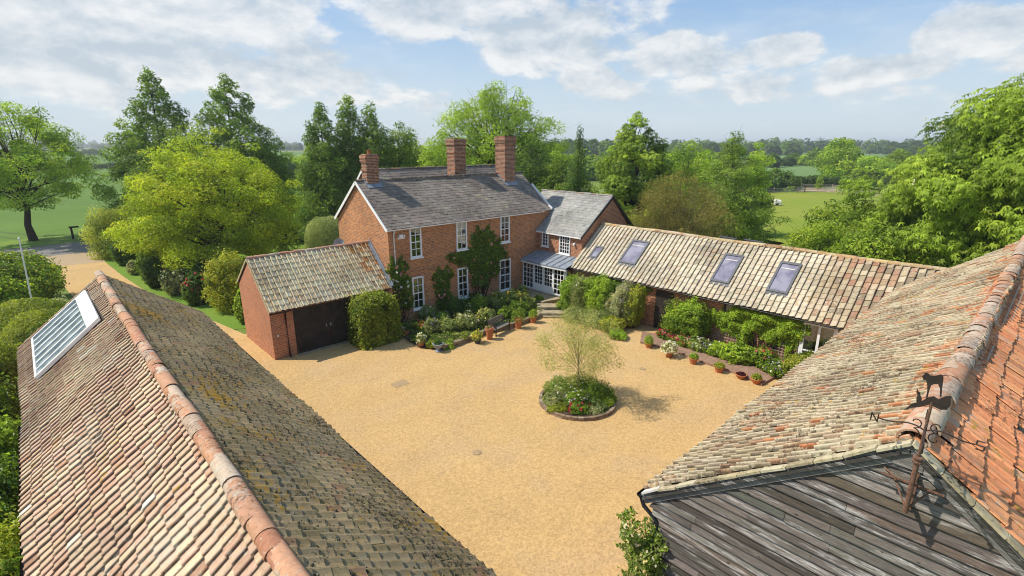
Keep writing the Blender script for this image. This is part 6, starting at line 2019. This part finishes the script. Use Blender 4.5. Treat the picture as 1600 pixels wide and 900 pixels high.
# ------------------------------------------------------------------ island bed with its small tree
def island():
    c = at(902, 628); cx, cy = c.x, c.y
    e = at(963, 626); rr = math.hypot(e.x - cx, e.y - cy) * .93
    mb = MB(); rng = np.random.default_rng(9)
    n = int(2 * math.pi * rr / .24)
    for lay in range(2):
        for i in range(n):
            a0 = (i + lay * .5) * 2 * math.pi / n; a1 = a0 + 2 * math.pi / n * .93
            am = (a0 + a1) / 2
            p = np.array([cx + math.cos(am) * rr, cy + math.sin(am) * rr, .045 + lay * .085]); u = np.array([-math.sin(am), math.cos(am), 0]); v = np.array([math.cos(am), math.sin(am), 0])
            mb.obox(p, u, v, [0, 0, 1], rr * (a1 - a0) / 2, .06 - lay * .002 + rng.normal(0, .003), .038, hx(['b09880', 'a08870', 'bca890', '907c68'][rng.integers(4)], .7))
    o = mb.build('round_brick_edging', M['col']); tag(o, 'round edging of old bricks round the island bed in the yard', 'planter edging')
    mb = MB(); th = np.linspace(0, 2 * np.pi, 33)[:-1]; mb.poly([(cx + math.cos(t) * (rr - .1), cy + math.sin(t) * (rr - .1), .12) for t in th])
    o = mb.build('island_soil', M['soil']); tag(o, kind='structure')
    I = [(-.6, .5, .75, .78, P_MID + P_PALEG, (18, .07, P_WHITE), 'taller dark shrub at the back left of the island bed'),
         (.75, .1, .75, .8, P_DARK + P_MID, (12, .06, P_WHITE), 'dark green clump at the right of the island bed'),
         (-1.0, -.2, .5, .6, P_GREY + P_MID[:1], None, 'blue grey low plant at the left of the island bed'),
         (-.05, -.3, .6, .6, P_MID, (50, .06, P_WHITE + P_PURP), 'clump with small pale flowers in the middle of the island bed'),
         (-.1, -.95, .36, .42, P_MID, (26, .1, P_RED), 'low plant with red flowers at the front of the island bed'),
         (.35, .85, .7, .7, P_DARK, None, 'dark clump behind the trunk in the island bed'),
         (-.95, -.75, .22, .42, P_GOLD, None, 'lime edging cushion at the front left of the island bed'),
         (.6, -.75, .42, .5, P_DARK + P_GREY, None, 'grey green low clump at the front right of the island bed'),
         (-.05, .35, .6, .6, P_MID, None, 'leafy clump round the foot of the island tree'),
         (1.15, -.3, .4, .4, P_MID, None, 'small mid green clump at the right rim of the island bed')]
    # offsets are along / across the view so spread them in the yard's own axes
    for i, (a, b_, h, r, pal, fl, lab) in enumerate(I):
        x = cx + a * rt.x + b_ * F2.x; y = cy + a * rt.y + b_ * F2.y
        shrub('island_plant', lab, 'plant', x, y, h * 1.0, r, r, pal=pal, n=4200, leaf=.055, seed=500 + i, loose=.22, flowers=fl, z0=.1, group='plants in the island bed')
    tree('island_tree', 'small airy olive green tree with thin stems in the round island bed', 'tree', cx + .1 * F2.x, cy + .1 * F2.y, 4.0, 1.75, base=.24, prof='round', pal=[(G('98a874', .7), 4), (G('8a9c68', .68), 3), (G('acb88c', .74), 2)],
         n=16000, leaf=.065, clumps=80, cr=.42, flat=1.0, open_=.36, trunk=.04, bark='9a8e78', seed=520, inner=.15, limbs=26, aspect=.4, z0=.1, tipnoise=.2, shell=.2)


island()

M['coverplate'] = mat_plain('cover_plate', tuple(hx('c0a47c', .70)), .85, .2, 0, .15, 10)
# drain covers in the gravel
def cover(label, px, py, kind):
    p = at(px, py); z = .026
    mb = MB()
    if kind == 'round':
        mb.lathe((p.x, p.y, z), [(.16, 0), (.16, .012), (.13, .014), (.06, .013), (0.01, .016)], 18); m = M['coverplate']
    else:
        mb.box((p.x - .36, p.y - .26, z), (p.x + .36, p.y + .26, z + .004)); m = M['coverplate']
    o = mb.build('drain_cover', m); tag(o, label, 'drain cover')


cover('round drain cover in the gravel in the front of the yard', 745, 708, 'round')
cover('rectangular brown cover plate in the gravel before the garage', 625, 600, 'plate')
cover('small drain cover in the gravel right of the island bed', 1004, 577, 'round')

# honeysuckle on the near barn's corner
climber('flowering_climber', 'cream flowered climber on the corner of the weatherboarded barn', 'climber', 'x', RX0 - .06, [(4.22, 3.55, .32, .32), (4.15, 2.9, .34, .4), (3.95, 3.2, .3, .3), (4.1, 2.2, .4, .5), (4.1, 1.4, .45, .6), (4.0, .6, .5, .6)], P_MID + P_PALEG,
        n=9500, leaf=.07, thick=.55, seed=540, flowers=(130, .05, [((.7, .6, .3), 3), ((.72, .66, .5), 2)]))

# ------------------------------------------------------------------ paddock, fences, hedges and far country
def rail_fence(label, pts, post=2.4, h=1.15, white=False, name='post_and_rail_fence'):
    r = empty(name, (pts[0][0], pts[0][1], 0)); tag(r, label, 'fence')
    for (a, c) in zip(pts[:-1], pts[1:]):
        a = np.array(a, float); c = np.array(c, float); L = np.linalg.norm(c - a); n = max(1, int(L / post))
        for i in range(n):
            p = a + (c - a) * i / n
            mb = MB(); mb.box((p[0] - .07, p[1] - .07, 0), (p[0] + .07, p[1] + .07, h + .1)); mb.build('post', M['timber'] if not white else M['white'], r)
        mb = MB()
        for z in (.35, .7, 1.05): mb.bar((a[0], a[1], z), (c[0], c[1], z), .05, .12)
        mb.build('rails', M['timber'] if not white else M['white'], r)
    return r


def gp(px, py): p = at(px, py); return (p.x, p.y)
rail_fence('grey post and rail fence along the far side of the paddock', [gp(1190, 303), gp(1246, 301), gp(1290, 302), gp(1330, 305), gp(1400, 312)], 3.0)
rail_fence('second line of pale rail fence beyond the paddock', [gp(1252, 295), gp(1300, 296), gp(1345, 300), gp(1410, 306)], 3.2, 1.2)
def gate():
    a = np.array(gp(1246, 300.5)); c = np.array(gp(1257, 300.5))
    r = empty('field_gate', (a[0], a[1], 0)); tag(r, 'pale metal field gate in the paddock fence', 'gate')
    mb = MB()
    for z in (.3, .5, .7, .9, 1.15): mb.bar((a[0], a[1], z), (c[0], c[1], z), .04, .05)
    mb.build('bars', M['lead'], r)
    for q in (a, c):
        mb = MB(); mb.box((q[0] - .1, q[1] - .1, 0), (q[0] + .1, q[1] + .1, 1.4)); mb.build('post', M['darkwood'], r)
gate()
sheet('farm_track', [gp(1235, 299.5), gp(1300, 299.5), gp(1420, 303), gp(1420, 294), gp(1300, 291), gp(1250, 292)], .03, M['apron'])


def sheep():
    p = at(1214, 321); x, y = p.x, p.y
    me = bpy.data.meshes.new('body'); 
    vs = [(0, 0, .36), (.35, 0, .40), (-.38, 0, .36), (.58, 0, .52), (.72, 0, .50), (.30, .16, .18), (.42, .26, .08), (-.28, .18, .16), (-.10, .32, .08), (.30, -.16, .18), (.48, -.2, .06), (-.28, -.18, .16), (-.08, -.3, .08), (-.5, 0, .28)]
    es = [(0, 1), (0, 2), (1, 3), (3, 4), (1, 5), (5, 6), (2, 7), (7, 8), (1, 9), (9, 10), (2, 11), (11, 12), (2, 13)]
    rs = [.34, .30, .32, .17, .09, .12, .05, .15, .05, .12, .05, .15, .05, .06]
    me.from_pydata(vs, es, [])
    o = bpy.data.objects.new('sheep', me); COL.objects.link(o)
    sk = o.modifiers.new('skin', 'SKIN')
    for i, rr in enumerate(rs):
        me.skin_vertices[0].data[i].radius = (rr, rr)
    me.skin_vertices[0].data[0].use_root = True
    su = o.modifiers.new('sub', 'SUBSURF'); su.levels = 2; su.render_levels = 2
    dg = bpy.context.evaluated_depsgraph_get()
    m2 = bpy.data.meshes.new_from_object(o.evaluated_get(dg))
    o.modifiers.clear(); o.data = m2
    m, t = material('sheep_fleece')
    tc = t.n('ShaderNodeTexCoord'); n = t.noise(tc.outputs['Object'], 2.6, 3, .6)
    sp = t.n('ShaderNodeSeparateXYZ'); t.l(tc.outputs['Object'], sp.inputs[0])
    dk = t.math('MAXIMUM', t.step(n, .55, .6), t.step(sp.outputs[0], .5, .56))
    finish(t, t.mix(dk, (.7, .66, .58, 1), (.03, .025, .02, 1)), .95, .1, t.noise(tc.outputs['Object'], 20), .6, .03)
    m2.materials.clear(); m2.materials.append(m)
    o.location = (x, y, 0); o.rotation_euler = (0, 0, 2.2); o.scale = (1.5, 1.5, 1.5)
    tag(o, 'black and white sheep lying in the sunny paddock', 'sheep')


sheep()

# letter box like post on the verge
p = at(115, 374)
r_ = empty('verge_post', (p.x, p.y, 0)); tag(r_, 'dark wooden post with a crossbar on the grass verge across the lane', 'post')
mb = MB(); mb.box((p.x - .1, p.y - .1, 0), (p.x + .1, p.y + .1, 1.3)); mb.build('post', M['darkwood'], r_)
mb = MB(); mb.box((p.x - .2, p.y - .06, 1.3), (p.x + .7, p.y + .06, 1.48)); mb.build('crossbar', M['darkwood'], r_)

# middle distance, right
tr('field_oak', 'bright yellow green tree, tallest beyond the paddock', 'tree', 1319, 213, 150, 36, base=.05, prof='egg', pal=P_LIME, n=12000, leaf=.55, clumps=60, cr=2.2, trunk=.4, seed=601)
tr('field_oak', 'rounder green tree right of the tallest one beyond the paddock', 'tree', 1368, 243, 135, 34, base=.04, prof='dome', pal=P_LIME, n=12000, leaf=.5, clumps=50, cr=2.0, trunk=.4, seed=602)
tr('field_oak', 'dark green tree touching the horse chestnut beyond the paddock', 'tree', 1408, 232, 150, 26, base=.04, prof='dome', pal=P_MID, n=8000, leaf=.5, clumps=40, cr=2.0, trunk=.4, seed=603)
for i, (px, py, pt, hw, pal, lab) in enumerate([(1225, 298, 266, 34, P_DARK + P_MID, 'large rounded hedge bush at the left end of the paddock fence'), (1185, 300, 270, 30, P_DARK, 'dark bush behind the fir at the paddock corner')]):
    sb('hedge_bush', lab, 'shrub', px, py, pt, hw, pal=pal, n=9000, leaf=.5, seed=610 + i, loose=.2, lumps=14)
proto = None
COLS = [(1280, 297, 273), (1317, 300, 276), (1340, 302, 276), (1355, 303, 282), (1376, 303, 276), (1394, 305, 280)]
CLAB = ['slim columnar young tree on its own left of the tall field tree', 'second slim columnar tree from the left beyond the fence', 'slim columnar tree before the gap between the two field trees', 'shortest slim columnar tree beyond the paddock fence',
        'fifth slim columnar tree from the left beyond the fence', 'rightmost slim columnar tree beyond the paddock fence']
for i, (px, py, pt) in enumerate(COLS):
    x, y, h, r = spot(px, py, pt, 4)
    tree('columnar_tree', CLAB[i], 'tree', x, y, h, .75, base=.08, prof='column', pal=P_MID + P_LIME, n=900, leaf=.3, clumps=12, cr=.6, trunk=.08, seed=620 + i, limbs=4, group='columnar trees beyond the paddock')


def hedge(label, a, c, w, h, pal, n, leaf, seed, name='hedge'):
    rng = np.random.default_rng(seed)
    a = np.array(a, float); c = np.array(c, float); L = np.linalg.norm(c - a); u = (c - a) / L; v = np.array([-u[1], u[0]])
    s = rng.random(n) * L; th = rng.random(n) * np.pi
    bump = 1 + .12 * np.sin(s * .31) + .10 * np.sin(s * .9 + 1) + rng.normal(0, .06, n)
    r = (1 - .3 * rng.random(n) ** 2) * bump
    P = np.column_stack([a[0] + u[0] * s + v[0] * np.cos(th) * w / 2 * r, a[1] + u[1] * s + v[1] * np.cos(th) * w / 2 * r, np.abs(np.sin(th)) ** .6 * h * r])
    N = np.column_stack([v[0] * np.cos(th), v[1] * np.cos(th), np.sin(th) + .3])
    mb = MB(); leaves(mb, P, N, leaf, pick(pal, n, rng), rng, .8)
    o = mb.build(name, M['leaf']); tag(o, label, 'hedge')


hedge('clipped dark field hedge behind the columnar trees', gp(1235, 293), gp(1330, 291), 2.2, 2.4, P_DARK, 9000, .4, 701)
hedge('field hedge continuing behind the round field trees', gp(1330, 291), gp(1450, 296), 2.2, 2.4, P_DARK, 9000, .4, 702)
hedge('hedge across the far side of the pale crop field', gp(1170, 259), gp(1300, 258), 4, 3.2, P_DARK + P_MID, 8000, 1.1, 703)
hedge('long hedge at the horizon end of the left crop field', (-330, 560), (60, 640), 6, 5, P_DARK, 9000, 2.2, 704)
hedge('low hedge halfway across the left crop field', (-130, 265), (90, 300), 3, 2.2, P_DARK, 7000, 1.2, 705)

# trees of the far country: individual crowns, one prototype per kind copied about
def far_tree(kind, x, y, H, Rr, label, seed, pal):
    return tree('distant_tree', label, 'tree', x, y, H, Rr, base=.03, prof='dome', pal=pal, n=2600, leaf=1.1, clumps=22, cr=Rr * .38, trunk=.5, limbs=5, seed=seed, group='distant field trees')


FT = [(1205, 240, 262, P_DARK, 'dark isolated tree beyond the pale crop field'), (1240, 240, 258, P_MID, 'tree right of the isolated dark one beyond the crop field'), (1255, 243, 259, P_LIME, 'light green tree in the line beyond the crop field'),
      (1273, 232, 259, P_MID, 'taller mid green tree in the line beyond the crop field'), (1290, 236, 259, P_LIME, 'bright tree just left of the tallest field tree, further off'), (1230, 247, 260, P_DARK, 'small dark bush tree beyond the crop field'),
      (1220, 228, 240, P_DARK, 'dark tree on the far pasture right of the fir'), (1245, 230, 242, P_DARK, 'dark tree in the distant middle of the pastures'), (1390, 226, 242, P_DARK, 'distant tree right of the tall field tree'), (1425, 228, 245, P_DARK, 'distant dark tree near the horse chestnut')]
for i, (px, pt, pb, pal, lab) in enumerate(FT):
    g = at(px, pb); D = g.x * F2.x + g.y * F2.y; H = at_depth(px, pt, D).z
    far_tree(0, g.x, g.y, max(H, 5), max(H, 5) * .62, lab, 640 + i, pal)


def wood(label, segs, n, leaf, seed, pal):
    """far wood read as one mass: many crowns in one object"""
    rng = np.random.default_rng(seed); mb = MB()
    for (px0, px1, D, h0, h1) in segs:
        a = at_depth(px0, 240, D); c = at_depth(px1, 240, D)
        m = max(6, int(abs(px1 - px0) / 5))
        for i in range(m):
            f = (i + rng.random()) / m
            x = a.x + (c.x - a.x) * f + rng.normal(0, D * .02); y = a.y + (c.y - a.y) * f + rng.normal(0, D * .02)
            H = rng.uniform(h0, h1); Rr = H * rng.uniform(.4, .7)
            k = int(n / m); d = rng.normal(0, 1, (k, 3)); d[:, 2] = np.abs(d[:, 2]); d /= np.linalg.norm(d, axis=1)[:, None]
            r = 1 - .35 * rng.random(k) ** 2 + .12 * np.sin(d[:, 0] * 5 + i)
            leaves(mb, np.array([x, y, H * .12]) + d * r[:, None] * np.array([Rr, Rr, H * .88]), d + [0, 0, .3], leaf, pick(pal, 1, rng)[0], rng, .8)
    o = mb.build('distant_wood', M['leaf']); tag(o, label, 'woodland', kind='stuff')


wood('dark line of distant woodland along the right horizon', [(850, 1250, 620, 10, 16), (1150, 1480, 700, 11, 18), (1000, 1240, 500, 7, 11), (860, 960, 420, 9, 14), (1380, 1470, 560, 9, 14)], 9000, 3.4, 801, P_DARK)
wood('blue distant woods on the left horizon beyond the crop', [(-40, 480, 1500, 9, 17), (130, 330, 1100, 6, 11), (380, 480, 900, 6, 10), (-60, 140, 1900, 14, 24)], 7000, 7, 802, P_DARK)
wood('hedgerow trees scattered behind the house and the garden', [(430, 470, 150, 5, 7), (600, 680, 170, 8, 11), (860, 1000, 160, 6, 9), (1030, 1130, 170, 6, 9)], 9000, 1.0, 803, P_MID + P_LIME)

# ------------------------------------------------------------------ air
m, t = material('haze')
out = t.n('ShaderNodeOutputMaterial'); pv = t.n('ShaderNodeVolumePrincipled')
pv.inputs['Color'].default_value = (.93, .97, 1.0, 1); pv.inputs['Density'].default_value = .00036; pv.inputs['Anisotropy'].default_value = .2
t.l(pv.outputs[0], out.inputs['Volume'])
mb = MB(); mb.box((-3900, -3900, -1.2), (3900, 3900, 30)); o = mb.build('haze', m); tag(o, 'thin pale summer haze over the fields', 'haze', kind='stuff')
